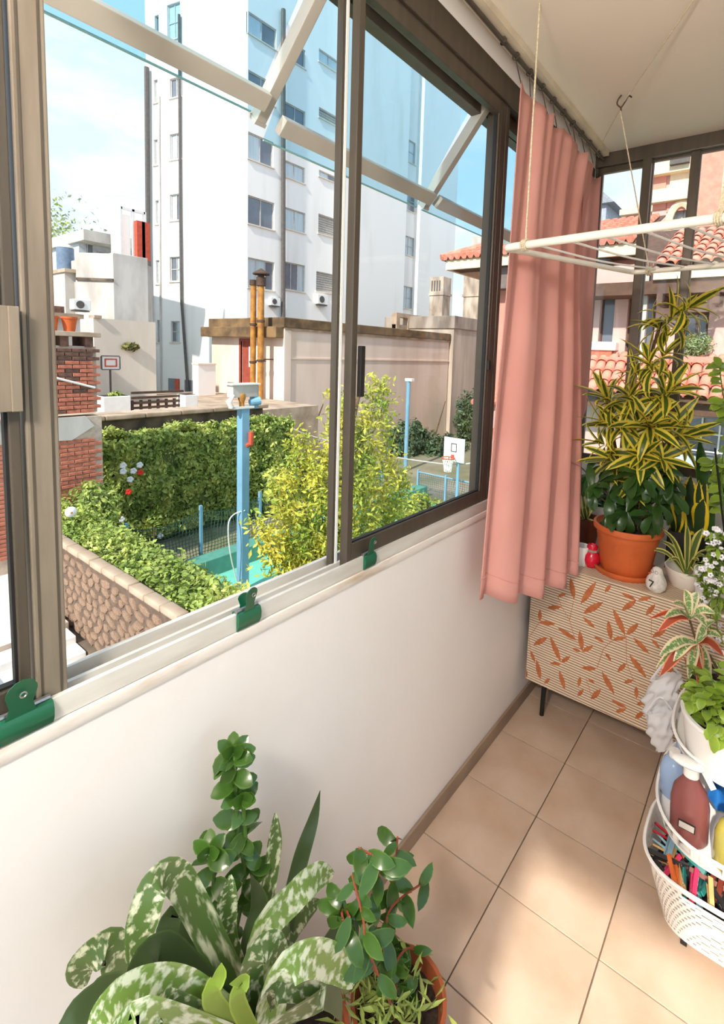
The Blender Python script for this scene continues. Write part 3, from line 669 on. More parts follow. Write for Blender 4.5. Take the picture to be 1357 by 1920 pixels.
A,B = fR.P(sEnd,0),fL.P(sL,0); C_ = V((A.x-14,A.y+2,0)); D_ = B+V((-9,9,0))
for p_,q_ in ((A,C_),(C_,D_),(D_,B)): mb.quad(p_+V((0,0,-3.6)),q_+V((0,0,-3.6)),q_+V((0,0,ZT)),p_+V((0,0,ZT)))
mb.add([V((cx,cy,ZT)),A+V((0,0,ZT)),C_+V((0,0,ZT)),D_+V((0,0,ZT)),B+V((0,0,ZT))],[(0,1,2,3,4)])
part(mb,'walls',M_facadeW,tw,fix=False)
for r,k in wr: window_part(fR,r,tw,k)
for r,k in wL: window_part(fL,r,tw,k)
part(fR.box(MB(),(fR.sz(637,400)[0],fR.sz(752,400)[0],-3.6,ZT),.002,.55),'projecting_bay',M_facadeW,tw)
part(fR.box(MB(),(fR.sz(778,400)[0],fR.sz(846,400)[0],-3.6,ZT),.002,.55),'projecting_bay',M_facadeW,tw)
def drain(f,pts,r,name='drain_pipe',m=M_pipe,par=None): return part(MB().tube([f.P(*f.sz(*p),r*1.5) for p in pts],r,8),name,m,par)
drain(fL,[(281,130),(283,420),(285,600),(290,738)],.16,par=tw)
drain(fL,[(339,30),(341,400),(343,560),(353,700),(356,745)],.09,par=tw)
drain(fL,[(300,180),(303,740)],.05,par=tw,m=M_grey)
drain(fR,[(527,20),(527,600)],.14,par=tw)
drain(fR,[(848,380),(848,500)],.08,par=tw,m=M_grey)
def aircon(x,y,f,label,s=1.0,d=.3):
    sx,z = f.sz(x,y); t = thing('air_conditioner',label,'air conditioner',f.P(sx,z-.3*s,d/2),'air conditioners outside')
    part(f.box(MB(),(sx-.42*s,sx+.42*s,z-.28*s,z+.28*s),.02,.02+d),'casing',M_white,t,bevel=.02)
    c = f.P(sx-.1*s,z,.025+d); ring = []
    for k in range(14): a=2*math.pi*k/14; ring.append(c+f.u*math.cos(a)*.2*s+V((0,0,math.sin(a)*.2*s)))
    part(MB().prism(ring,f.n*.01),'fan_grille',M_pipe,t)
    part(f.box(MB(),(sx-.35*s,sx+.35*s,z-.36*s,z-.30*s),.0,.02+d),'bracket',M_pipe,t)
aircon(600,562,fR,'white air conditioner under the shutter of the white tower',1.2)
aircon(511,566,fR,'small air conditioner beside the dark pipe of the white tower',.9)
dr = fL.rect(316,709,337,743); 
part(fL.box(MB(),dr,.0,.04),'doorway',M_dglass,tw); part(fL.box(MB(),(dr[0],dr[0]+.35,dr[2],dr[3]),.02,.1),'red_door',M_redm,tw)
part(fL.box(MB(),fL.rect(347,712,366,738),.0,.05),'doorway',M_dglass,tw)

# ---- tan annex with cornice
XT = -15.0; YT = 13.17; ZTn = 2.50
ta = thing('tan_annex','stained tan flat roofed annex with mossy cornice','building',(XT-2.5,YT+6,ZC))
tR = Face((XT,YT),(0,1,0)); tL = Face((XT,YT),(-1,0,0)); tlen = tL.sz(397,640)[0]; rlen = tR.sz(842,640)[0]
drr = tL.rect(452,640,474,733)
mb = MB(); facade(mb,(XT,YT),tR.u,0,rlen,ZC,ZTn,[],.1,tR.n); facade(mb,(XT,YT),tL.u,0,tlen,ZC,ZTn,[drr],.15,tL.n)
mb.quad((XT,YT,ZTn),(XT,YT+rlen,ZTn),(XT-tlen,YT+rlen,ZTn),(XT-tlen,YT,ZTn)); mb.quad((XT-tlen,YT,ZC),(XT-tlen,YT+rlen,ZC),(XT-tlen,YT+rlen,ZTn),(XT-tlen,YT,ZTn)); mb.quad((XT,YT+rlen,ZC),(XT-tlen,YT+rlen,ZC),(XT-tlen,YT+rlen,ZTn),(XT,YT+rlen,ZTn))
part(mb,'walls',M_tan,ta,fix=False)
part(MB().box(XT-tlen-.1,XT+.10,YT-.10,YT+rlen,ZTn,ZTn+.40),'parapet',M_cornice,ta,bevel=.03)
part(MB().box(XT-tlen-.25,XT+.0,YT-.42,YT,ZTn-.42,ZTn+.02),'cornice_ledge',M_cornice,ta,bevel=.04)
part(MB().box(XT,XT+.06,YT,YT+rlen,ZTn-.10,ZTn),'drip_edge',M_coping,ta)
part(MB().box(XT,XT+.035,YT+.3,YT+rlen,ZTn-1.25,ZTn-1.18),'string_course',M_tan,ta)
part(MB().box(XT-.02,XT+.05,YT-.02,YT+.32,ZC,ZTn),'corner_pilaster',M_tan,ta)
dd = part(tL.box(MB(),drr,-.13,-.08),'door',mat('red brown door',rgb(150,72,58),.6),ta)
part(tL.box(MB(),(drr[0]+.1,drr[1]-.45,drr[2]+1.0,drr[3]-.2),-.08,-.06),'door_pane',M_lglass,dd)
fr_ = MB()
for rr in ((drr[0]-.12,drr[0],drr[2],drr[3]+.12),(drr[1],drr[1]+.12,drr[2],drr[3]+.12),(drr[0],drr[1],drr[3],drr[3]+.12)): tL.box(fr_,rr,-.05,.03)
part(fr_,'door_frame',mat('red brown door',rgb(150,72,58)),ta)
# taller block at the far end of the annex
zt2 = tR.sz(845,592)[1]; e0,e1 = tR.sz(845,600)[0],tR.sz(930,600)[0]
tb = thing('tan_block','taller stained grey tan block at the end of the annex','building',(XT-2,YT+e0+2,ZC))
part(MB().box(XT-5,XT+.25,YT+e0,YT+e1+6,ZC,zt2-.75),'walls',M_grey if False else mat('streaked tan block',rgb(206,190,174),.9,col2=rgb(160,146,132),vs=.8,stretch=(1.6,1.6,.2)),tb)
part(MB().box(XT-5,XT+.32,YT+e0-.08,YT+e1+6,zt2-.75,zt2),'capping',mat('streaked capping',rgb(176,162,148),.9,col2=rgb(120,108,98),vs=1,stretch=(1.5,1.5,.5)),tb,bevel=.03)
def chimney(px0,px1,py0,py1,Yp,label,louver=False):
    a,b = at(px0,py1,Y=Yp),at(px1,py0,Y=Yp); m_=mat('weathered chimney',rgb(206,190,172),.9,col2=rgb(140,124,110),vs=1.2,stretch=(1.5,1.5,.5))
    h = b.z-a.z; w_ = b.x-a.x; t = thing('chimney',label,'chimney',((a.x+b.x)/2,Yp+w_*.4,a.z-2),'roof chimneys beyond the annex')
    part(MB().box(a.x+w_*.06,b.x-w_*.06,Yp+.02,Yp+w_*.8,ZTn,a.z+h*.5),'shaft',m_,t,bevel=.02)
    part(MB().box(a.x,b.x,Yp-.04,Yp+w_*.86,a.z+h*.5,a.z+h*.56),'ledge',m_,t)
    part(MB().box(a.x+w_*.04,b.x-w_*.04,Yp,Yp+w_*.8,a.z+h*.56,b.z),'head',m_,t,bevel=.02)
    if louver:
        for k in range(4): x=a.x+w_*(.18+.17*k); part(MB().box(x,x+w_*.07,Yp-.03,Yp+.01,a.z+h*.62,b.z-h*.1),'louver',M_pipe,t)
chimney(802,833,518,588,27.0,'square louvred concrete chimney beyond the annex roof',True)
chimney(864,906,508,602,31.0,'plain broad concrete chimney above the tan block')
a,b = at(742,640,X=-18),at(840,600,X=-18)
pr = thing('roof_parapet','weathered concrete rail wall on the roof behind the annex','parapet',(-18.2,(a.y+b.y)/2,a.z))
zt3 = at(800,594,X=-18).z
part(MB().box(-18.4,-18,a.y,b.y+3,zt3-.25,zt3),'top_rail',M_coping,pr); part(MB().box(-18.35,-18.05,a.y,b.y+3,zt3-1.0,zt3-.7),'low_rail',M_coping,pr)
for k in range(6): y=a.y+(b.y-a.y)*k/5; part(MB().box(-18.4,-18.0,y,y+.35,ZTn-.2,zt3-.25),'upright',M_coping,pr)
# ---- ochre flue pipes
def flue(px,ytop,r,label,cap=False):
    b = at(px,745,X=-15.9); t_ = at(px,ytop,X=-15.9); Yp = YT-.62
    b = at(px,738,Y=Yp); t_ = at(px,ytop,Y=Yp)
    t = thing('flue_pipe',label,'pipe',(b.x,Yp,b.z),'ochre flue pipes on the annex')
    part(MB().tube([(b.x,Yp,b.z-1.0),(b.x,Yp,t_.z)],r,12),'pipe',M_ochre,t,smooth=True)
    for f_ in (.28,.62): z_=lerp(b.z,t_.z,f_); part(MB().lathe((b.x,Yp,z_),[(r,0),(r+.03,0),(r+.03,.08),(r,.08)],12),'collar',M_rust,t)
    if cap:
        part(MB().lathe((b.x,Yp,t_.z),[(r,-.35),(r*1.5,-.33),(r*1.5,0),(r*1.0,0),(r*1.0,.12)],14),'cap_base',M_rust,t,smooth=True)
        part(MB().lathe((b.x,Yp,t_.z+.12),[(.01,.10),(r*2.6,-.02),(r*2.6,.03),(.02,.22)],14),'cap_hood',M_rust,t,smooth=True)
    else: part(MB().lathe((b.x,Yp,t_.z),[(r,-.1),(r*1.35,-.1),(r*1.35,.1),(0.01,.12)],12),'cap_base',M_rust,t)
    part(MB().bar((b.x,Yp,lerp(b.z,t_.z,.3)),(b.x,YT,lerp(b.z,t_.z,.3)),.05,.05),'wall_bracket',M_rust,t)
flue(474,530,.115,'shorter ochre flue pipe with dark collar, left of the pair'); flue(488,520,.125,'taller ochre flue pipe with dark conical hood, right of the pair',True)

# ---- mid left: cream block, penthouse, tank, small court wall
XM = -20.0
mR = Face((XM,at(217,700,X=XM).y),(0,1,0)); mL = Face((XM,at(217,700,X=XM).y),(-.8,-.6,0))
cb = thing('grey_block','plain weathered white block left of the tower','building',(XM-3,mR.O.y+1,-3.6))
zt4 = mR.sz(217,474)[1]; sr = mR.sz(279,600)[0]; zl = mL.sz(146,490)[1]
part(MB().box(XM-4,XM,mR.O.y,mR.O.y+sr,-3.6,zt4),'main_block',M_grey,cb,bevel=.03)
lw = mL.sz(146,600)[0]
part(mL.box(MB(),(.0,lw,-3.6,zt4-.05),-3,.0),'side_block',M_grey,cb)
part(mL.box(MB(),(.0,lw,zt4-1.1,zt4-1.0),0,.06),'ledge_line',M_dirtstone,cb)
lowa = thing('cream_yard_wall','smooth cream yard wall behind the far backboard','wall',(-19.0,9,-3.6))
za = at(230,600,X=-19).z; y0,y1 = at(175,600,X=-19).y,at(292,640,X=-19).y
part(MB().box(-19.3,-19,y0,y1,-3.6,za),'wall_panel',M_cream,lowa); part(MB().box(-19.4,-18.9,y0,y1-2.0,za,za+.1),'coping',M_coping,lowa)
tkq = at(122,465,X=-24.5); tkb = at(122,508,X=-24.5); rt = (at(138,485,X=-24.5).y-at(106,485,X=-24.5).y)/2
tkst = thing('tank_stand','grey concrete stand under the water tank','stand',(-24.5,tkq.y,-3.6))
part(MB().box(-25.4,-23.7,tkq.y-rt*1.0,tkq.y+rt*1.3,-3.6,tkb.z-.15),'column',M_grey,tkst); part(MB().box(-25.5,-23.5,tkq.y-rt*1.2,tkq.y+rt*1.5,tkb.z-.15,tkb.z),'slab',M_coping,tkst)
tk = thing('water_tank','round blue grey water tank with pale lid on a concrete stand','water tank',(-24.5,tkq.y,tkb.z))
hh = tkq.z-tkb.z; part(MB().lathe((-24.5,tkq.y,tkb.z),[(0,0),(rt,0),(rt*1.02,hh*.5),(rt,hh)],20),'body',M_tank,tk,smooth=True)
part(MB().lathe((-24.5,tkq.y,tkb.z+hh),[(rt*1.0,0),(rt*.85,.10),(rt*.3,.17),(0.01,.18)],20),'lid',M_cream,tk,smooth=True)
ph = thing('penthouse','pale grey roof house with dark windows beyond the block','building',(-30,12,0))
pf = Face((-30,at(160,470,X=-30).y),(0,1,0)); r_ = pf.rect(148,455,232,492); wr_ = pf.rect(162,457,174,487); wr2=pf.rect(182,471,204,486)
part(pf.box(MB(),(pf.sz(148,470)[0],pf.sz(258,470)[0],-3.6,pf.sz(160,452)[1]),-5,0),'walls',mat('pale blue grey render',rgb(200,208,216),.8),ph)
zr = pf.sz(160,447)[1]; part(pf.box(MB(),(pf.sz(140,470)[0],pf.sz(258,470)[0],zr-.3,zr+.25),-5.2,1.2),'roof_slab',M_grey,ph)
window_part(pf,wr_,ph,'one',depth=-.02,pane=M_dglass); window_part(pf,wr2,ph,'one',depth=-.02,pane=M_dglass)
rd = thing('roof_duct_frame','white frame with red ducts on the roof beside the tower','roof equipment',at(250,470,X=-27))
a,b = at(228,472,X=-27),at(271,398,X=-27)
for y in (a.y,(a.y+b.y)/2,b.y): part(MB().box(-27.1,-26.95,y-.06,y+.06,a.z-3,b.z),'frame_post',M_white,rd)
part(MB().box(-27.1,-26.95,a.y,b.y,b.z-.12,b.z),'frame_rail',M_white,rd)
part(MB().box(-28.2,-27.2,a.y,lerp(a.y,b.y,.45),a.z-3,b.z-.3),'white_panel',M_facadeW,rd)
for k in (0,1):
    y0_ = lerp(a.y,b.y,.50+.22*k); part(MB().box(-26.9,-26.6,y0_,y0_+.42,a.z-.3,b.z-.6),'red_duct',M_redm,rd)
# far hoop, planters, railing, shelf house
h0,h1 = at(191,668,X=-17.5),at(224,692,X=-17.5)
h2 = thing('wall_backboard','small white backboard with red square on a thin pole','basketball hoop',(-17.5,(h0.y+h1.y)/2,at(210,745,X=-17.5).z))
part(MB().box(-17.55,-17.5,h0.y,h1.y,h1.z,h0.z),'backboard',M_white,h2)
mb = MB(); ym=(h0.y+h1.y)/2; hw=.17
for rr in ((ym-hw-.03,ym-hw+.01,h1.z+.08,h1.z+.36),(ym+hw-.01,ym+hw+.03,h1.z+.08,h1.z+.36),(ym-hw,ym+hw,h1.z+.32,h1.z+.36),(ym-hw,ym+hw,h1.z+.08,h1.z+.12)): mb.box(-17.5,-17.48,*rr)
part(mb,'target_square',M_redm,h2)
mb = MB(); 
for rr in ((h0.y-.03,h0.y,h1.z,h0.z),(h1.y,h1.y+.03,h1.z,h0.z),(h0.y,h1.y,h0.z,h0.z+.03),(h0.y,h1.y,h1.z-.03,h1.z)): mb.box(-17.56,-17.48,*rr)
part(mb,'board_frame',M_pipe,h2); part(MB().tube([(-17.56,ym,h1.z+.05),(-17.56,ym,h1.z-2.6)],.035,6),'pole',M_pipe,h2)
for (x0,x1,y0_,y1_,l) in ((194,245,742,768,'long white planter box on the wall below the far backboard'),(347,371,740,762,'small white planter box at the tower door')):
    a,b = at(x0,y1_,X=-14),at(x1,y0_,X=-14); t = thing('planter_box',l,'planter',(-14.2,(a.y+b.y)/2,a.z-.4))
    part(MB().box(-14.5,-14,a.y,b.y,a.z-.5,b.z),'box',M_white,t,bevel=.02); part(MB().box(-14.45,-14.05,a.y+.05,b.y-.05,b.z-.02,b.z+.01),'soil',M_soil,t)
q = at(217,742,X=-14.2); blob_shrub('planter_plant','small green tuft growing in the long white planter',(q.x,q.y,q.z+.0),(.15,.2,.12),200,.10,M_leafh)
a,b = at(245,768,X=-14.3),at(348,746,X=-14.3); rl = thing('yard_railing','dark weathered slatted railing beside the white planter','railing',(-14.3,(a.y+b.y)/2,a.z-.3))
for k in range(4): z_ = a.z+k*.15; part(MB().box(-14.36,-14.3,a.y+.03,b.y-.06,z_,z_+.07),'rail',M_rust,rl)
for k in range(7): y=a.y+.03+(b.y-a.y-.16)*k/6; part(MB().box(-14.38,-14.32,y,y+.07,a.z-.6,b.z),'upright',M_rust,rl)
structure('upper_yard', MB().box(-20,-12.7,2,12.9,-3.5,a.z-.1), M_coping,'sandy paved yard behind the garden wall','yard')
# old house behind the near sash
oh = thing('old_house','low old house with grey render and brick cornice at far left','building',(-17,3,-3.6))
za,zb_ = at(60,570,X=-16).z,at(60,592,X=-16).z
part(MB().box(-20,-16,-6,at(150,600,X=-16).y,-3.6,zb_),'walls',M_grey,oh); part(MB().box(-20.2,-15.8,-6.2,at(152,600,X=-16).y,zb_,lerp(zb_,za,.4)),'cornice',M_coping,oh); part(MB().box(-20,-15.95,-6,at(120,600,X=-16).y,lerp(zb_,za,.4),za),'brick_parapet',M_brickd,oh)
of = Face((-16,0),(0,1,0)); window_part(of,of.rect(-2,600,12,640),oh,'two',depth=-.02,pane=M_dglass); window_part(of,of.rect(22,600,36,640),oh,'two',depth=-.02,pane=M_dglass)
aircon(146,572,of,'white air conditioner on the old house beside the tank',.55)
def far_tree(label,c,r,n,m,asp=.5,size=.35):
    c=V(c); t=thing('far_tree',label,'tree',(c.x,c.y,-3.6)); part(MB().tube([(c.x,c.y,-3.6),(c.x,c.y,c.z)],[.3,.12],8),'trunk',M_bark,t)
    d=RNG.normal(0,1,(n,3)); d/=np.linalg.norm(d,axis=1)[:,None]; rad=RNG.uniform(.3,1,n)**.6*(1+.25*np.sin(d[:,0]*6+d[:,2]*8))
    leaf_cloud('foliage',np.array(c)+d*np.array(r)*rad[:,None],d,size,asp,m,t)
far_tree('hazy grey green tree behind the near window post',at(30,490,X=-40),(3,6,5),2600,mat('hazy leaf',rgb(150,160,130),.7,island=.2,sub=.2))
far_tree('green tree beside the water tank',at(97,500,X=-46),(2,2.2,5),1200,M_leafh)

# ---- houses with clay roofs
def roof_tiles(parent, e, u, d, ncol, nrow, pitch, ln, single=True):
    """barrel tiles laid from eave point e along u, rows up the slope d"""
    u,d,e = V(u).normalized(),V(d).normalized(),V(e); n = u.cross(d); n = n if n.z>0 else -n
    def tile(mb,M0):
        k=7; r0,r1=pitch*.52,pitch*.42; vs_=[]
        for (y,r) in ((0,r0),(ln*1.12,r1)):
            for rr in (r,r-.02):
                for i in range(k): a=math.pi*i/(k-1); vs_.append(M0@V((math.cos(a)*rr,y,math.sin(a)*rr*.85+(.035 if y==0 else 0))))
        f=[(i,i+1,2*k+i+1,2*k+i) for i in range(k-1)]+[(k+i+1,k+i,3*k+i,3*k+i+1) for i in range(k-1)]+[(i+1,i,k+i,k+i+1) for i in range(k-1)]
        return mb.add(vs_,f)
    R = Matrix(((u.x,d.x,n.x,0),(u.y,d.y,n.y,0),(u.z,d.z,n.z,0),(0,0,0,1)))
    if single: me = tile(MB(),Matrix.Identity(4)).mesh('roof_tile',M_roof,smooth=50)
    big = MB()
    for i in range(ncol):
        for j in range(nrow):
            T = Matrix.Translation(e+u*pitch*(i+.5)+d*ln*j+n*random.uniform(0,.012))@R@Matrix.Rotation(random.uniform(-.03,.03),4,'Z')
            if single: link('roof_tile',me,parent,mat4=T)
            else: tile(big,T)
    if not single: o = part(big,'roof_tiles',M_roof,parent,smooth=50,fix=False); o['kind']='stuff'
# house beyond the tan block (eave seen at the right of the closed sash)
ec = at(830,487,Y=18.0); ha = thing('red_roof_house','house with red tiled hip roof and cream eave beside the tan block','house',(-6,20,ZC))
xe,ze = ec.x,ec.z; xr_ = at(1196,470,Y=18).x
part(MB().box(xe+2.0,xr_-.2,19.0,26,ZC,ze-.15),'walls',M_pinkred,ha)
part(MB().box(xe+.15,xr_,18.05,18.2,ze-.42,ze-.02).box(xe+.10,xe+.25,18.1,26,ze-.42,ze-.02),'eave_board',M_eave,ha)
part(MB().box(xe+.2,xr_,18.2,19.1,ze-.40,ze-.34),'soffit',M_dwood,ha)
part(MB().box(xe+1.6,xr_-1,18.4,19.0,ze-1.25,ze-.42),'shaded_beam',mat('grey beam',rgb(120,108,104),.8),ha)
part(MB().prism([(xe,18.0,ze),(xr_,18.0,ze),(xr_,22,ze+1.75),(xe+3.4,22,ze+1.75)],(0,0,-.05)),'roof_deck',M_dwood,ha)
part(MB().prism([(xe,18.0,ze),(xe+3.4,22,ze+1.75),(xe+3.4,26,ze+1.75),(xe,26,ze)],(0,0,-.05)),'roof_deck',M_dwood,ha)
big = MB(); pitch=.30; d_=V((0,4.0,1.75)).normalized(); nrm=V((0,-1.75,4)).normalized(); k=0
while xe+.15+k*pitch < xr_-.1:
    x=xe+.15+k*pitch; L_ = min(4.36,max(.3,(x-xe)/3.4*4.36)); q_=V((x,17.93,ze+.02)); nseg=max(1,int(L_/.45))
    for s_ in range(nseg):
        a=q_+d_*(s_*.45)+nrm*.05; b=q_+d_*(s_*.45+.5)+nrm*.03; big.tube([a,b],[.14,.11],6)
    k+=1
o = part(big,'roof_tiles',M_roof,ha,smooth=50,fix=False); o['kind']='stuff'
part(MB().tube([V((xe-.05,17.95,ze+.08)),V((xe+3.4,22,ze+1.88))],.15,8),'hip_tile',M_roof,ha)
hbx = at(880,470,Y=20.5); part(MB().box(hbx.x-.2,hbx.x+.9,21,22,ze+.4,at(880,447,Y=20.5).z+.2),'chimney_stack',M_grey,ha)

YH = 13.6
hb_ = thing('pink_house','pink rendered house with two clay tiled roofs beyond the far window','house',(-1,YH+2,ZC))
hF = Face((0,YH),(1,0,0))
xl = at(1118,600,Y=YH).x-1.6; xR_ = 6.0
ez = at(1300,500,Y=12.7).z; le = at(1330,752,Y=12.6).z; lt_ = at(1330,672,Y=YH).z
wins = {'tall':hF.rect(1128,540,1146,655),'door':hF.rect(1180,540,1222,672),'win':hF.rect(1283,585,1322,668),'left':hF.rect(1112,540,1124,640)}
archr = hF.rect(1252,775,1357,905); archr = (archr[0],archr[1]+.9,archr[2]-.6,archr[3])
mb=MB(); facade(mb,(0,YH),hF.u,xl,xR_,ZC,ez+.3,[wins['tall'],wins['door'],wins['win'],archr],.35,hF.n)
part(mb,'walls',M_pink,hb_,fix=False)
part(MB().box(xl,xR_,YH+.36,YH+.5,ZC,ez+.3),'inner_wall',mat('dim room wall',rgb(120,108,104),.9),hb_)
for kk,tp in (('tall','one'),('door','two'),('win','two')): window_part(hF,wins[kk],hb_,tp,depth=.22,pane=M_dglass,frame=M_dwood)
# balcony ledges, brick base
for (x0,x1,yy) in ((1134,1178,673),(1262,1440,672)):
    a,b=at(x0,yy,Y=YH-.3),at(x1,yy,Y=YH-.3); part(MB().box(a.x,b.x,YH-.35,YH,a.z-.08,a.z+.06),'ledge',M_pinkred,hb_)
a,b=at(1113,672,Y=YH-.2),at(1148,650,Y=YH-.2)
part(MB().box(a.x-.3,b.x,YH-.25,YH,a.z-.25,b.z-.1),'brick_base',M_brick,hb_); part(MB().box(a.x-.3,b.x+.1,YH-.3,YH,b.z-.1,b.z+.12),'white_capping',M_white,hb_,bevel=.03)
part(MB().box(at(1205,600,Y=YH-.5).x,at(1212,600,Y=YH-.5).x,YH-.6,YH-.45,at(1205,680,Y=YH-.5).z,ez),'porch_post',M_wframe,hb_)
# upper roof
ux0 = at(1236,495,Y=12.7).x
part(MB().prism([(ux0-.15,12.62,ez),(xR_,12.62,ez),(xR_,15.8,ez+1.55),(ux0-1.2,15.8,ez+1.55)],(0,0,-.06)),'roof_deck',M_dwood,hb_)
roof_tiles(hb_,(ux0-.1,12.55,ez+.02),(1,0,0),(0,3.18,1.55),16,7,.225,.42)
part(MB().box(ux0-.1,xR_,12.66,12.74,ez-.24,ez-.02),'eave_board',M_eave,hb_)
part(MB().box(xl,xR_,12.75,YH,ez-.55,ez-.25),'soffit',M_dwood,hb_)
for k in range(9): x=ux0+k*.55; part(MB().box(x,x+.12,12.7,YH,ez-.80,ez-.55),'rafter_end',M_dwood,hb_)
# lower roof over the arched window
part(MB().prism([(xl+.3,12.5,le),(xR_,12.5,le),(xR_,YH,lt_),(xl+.3,YH,lt_)],(0,0,-.06)),'roof_deck',M_dwood,hb_)
lx0 = at(1100,690,Y=13).x-.3
roof_tiles(hb_,(lx0,12.45,le+.02),(1,0,0),(0,YH-12.5,lt_-le),17,4,.235,.36)
part(MB().box(xl+.3,xR_,12.7,YH,le-.35,le-.02),'beam',M_dwood,hb_)
# arched grille window
cxa,hw_ = (archr[0]+archr[1])/2,(archr[1]-archr[0])/2
ag = part(hF.box(MB(),archr,-.30,-.27),'arched_window',M_dglass,hb_)
for k in range(7): s=archr[0]+hw_*2*k/6; part(hF.box(MB(),(s-.018,s+.018,archr[2],archr[3]),-.14,-.10),'bar',M_white,ag)
for k in range(6): z_=archr[2]+(archr[3]-archr[2])*k/5; part(hF.box(MB(),(archr[0],archr[1],z_-.015,z_+.015),-.13,-.11),'crossbar',M_white,ag)
r_=hF.rect(1255,852,1306,915); part(hF.box(MB(),(r_[0],r_[1],r_[2]-.4,r_[3]),-.22,-.18),'blue_shutter',mat('pale blue shutter',rgb(180,206,226),.6),ag)
sp = MB(); n_=12
for k in range(n_):
    a0,a1=math.pi*k/n_,math.pi*(k+1)/n_; g=lambda a,r:hF.P(cxa+math.cos(a)*hw_*r,archr[3]-.55+math.sin(a)*.55*(1 if r==1 else 1),.0)
    p0,p1=g(a0,1),g(a1,1); sp.prism([p0,p1,V((p1.x,p1.y,archr[3]+.02)),V((p0.x,p0.y,archr[3]+.02))],(0,.25,0))
part(sp,'arch_spandrel',M_pink,ag)
q=at(1303,665,Y=YH-.2); blob_shrub('balcony_plant','pale green bush on the window ledge of the pink house',(q.x,q.y,q.z+.22),(.34,.16,.28),900,.07,mat('sage leaf',rgb(150,168,120),.6,island=.3,sub=.2))
far_sh = at(1100,900,Y=15); blob_shrub('dark_shrub','shaded bush below the far window near the curtain',(far_sh.x,15.2,far_sh.z-1.5),(1.2,.8,1.3),1500,.16,M_leafd)
# ---- domed / arched church like building far behind
YC = 34.0; cF = Face((0,YC),(1,0,0))
ch = thing('ornate_building','ornate pink and cream building with arched windows far behind','building',(0,YC+4,-3.6))
x0c = cF.sz(1222,400)[0]; ztc = cF.sz(1250,240)[1]
arcw = cF.rect(1262,388,1288,452); aw2 = cF.rect(1352,392,1372,452)
mb=MB(); facade(mb,(0,YC),cF.u,x0c,16,-3.6,ztc,[arcw,aw2],.5,cF.n); mb.quad((x0c,YC,-3.6),(x0c,YC+12,-3.6),(x0c,YC+12,ztc),(x0c,YC,ztc))
part(mb,'walls',M_pink,ch,fix=False)
for r_ in (arcw,aw2):
    o=part(cF.box(MB(),r_,-.45,-.4),'window',M_lglass,ch)
    c_=(r_[0]+r_[1])/2; h_=(r_[1]-r_[0])/2; pts=[cF.P(r_[0]-.15,r_[2],.1)]+[cF.P(c_-math.cos(a)*(h_+.15),r_[3]-.9+math.sin(a)*(1.0),.1) for a in np.linspace(0,math.pi,11)]+[cF.P(r_[1]+.15,r_[2],.1)]
    part(MB().tube(pts,.22,6),'arch_trim',M_eave,o)
    part(cF.box(MB(),(c_-.05,c_+.05,r_[2],r_[3]),-.4,-.3),'mullion',M_wframe,o)
for (x0,y0_,x1,y1_,m_,d) in ((1218,362,1300,374,M_eave,.5),(1218,312,1300,322,M_eave,.6),(1224,330,1248,357,M_pinkred,.12),(1258,325,1300,357,M_eave,.15),(1252,374,1300,392,M_pinkred,.08),(1226,374,1248,392,M_pinkred,.08),(1318,240,1345,452,mat('pale brick',rgb(222,150,130),.9,var=.12,vs=3),.6),(1352,355,1420,392,M_pinkred,.12),(1345,280,1352,452,M_eave,.5),(1296,362,1316,452,M_eave,.3)):
    part(cF.box(MB(),cF.rect(x0,y0_,x1,y1_),.0,d),'ornament_panel' if d<.2 else 'moulding',m_,ch)
part(cF.box(MB(),cF.rect(1262,292,1296,312),.0,.9),'dark_balcony',M_pipe,ch)
c_=at(1196,402,Y=40); tp=at(1205,338,Y=40)
spn = thing('roof_spire','pale pointed roof left of the ornate building','roof',(c_.x+.8,41,-3.6))
part(MB().box(c_.x-.8,c_.x+3,40,43,-3.6,c_.z),'tower',M_pink,spn); part(MB().box(c_.x-1.2,c_.x+3.4,39.6,43.4,c_.z,c_.z+.4),'cornice',M_eave,spn)
part(MB().add([(c_.x-.3,39.9,c_.z+.4),(c_.x+3,39.9,c_.z+.4),(c_.x+3,43,c_.z+.4),(c_.x-.3,43,c_.z+.4),(c_.x+1.4,41.5,tp.z+1)],[(0,1,4),(1,2,4),(2,3,4),(3,0,4),(3,2,1,0)]),'pointed_roof',M_coping,spn)
c_=at(1140,375,Y=45); gh=thing('grey_roof_house','small distant house with grey roof above the clay tiles','house',(c_.x-1.5,46,-3.6))
bz=at(1140,405,Y=45).z; part(MB().box(c_.x-5,c_.x-.1,45,50,-3.6,c_.z-.3),'walls',mat('blue grey wall',rgb(170,178,190),.8),gh); part(MB().prism([(c_.x-5.5,44.6,c_.z-.3),(c_.x+.6,44.6,c_.z-.3),(c_.x-2,44.6,c_.z+2.2)],(0,6,0)),'roof',mat('slate',rgb(150,156,166),.7),gh)

# ================================================================== INSIDE
# ---- unseen opal pendant lamp, added behind the camera to brighten the gallery
LPX,LPY,LPZ = .55,-.55,2.22
lam = thing('fill_lamp','round opal glass pendant lamp added out of view to brighten the gallery','lamp',(LPX,LPY,LPZ))
part(MB().lathe((LPX,LPY,2.66),[(.001,0),(.05,0),(.05,.0395)],24),'ceiling_rose',M_white,lam,smooth=35)
part(MB().tube([(LPX,LPY,2.67),(LPX,LPY,LPZ+.10)],.004,6),'cord',M_white,lam)
part(MB().sphere((LPX,LPY,LPZ),.11,24,14),'fill_globe',mat('opal glass',rgb(250,246,238),.3,var=.0,emit=((1,.935,.86),140.0)),lam,smooth=True)  # glowing globe is the added fill light for the interior
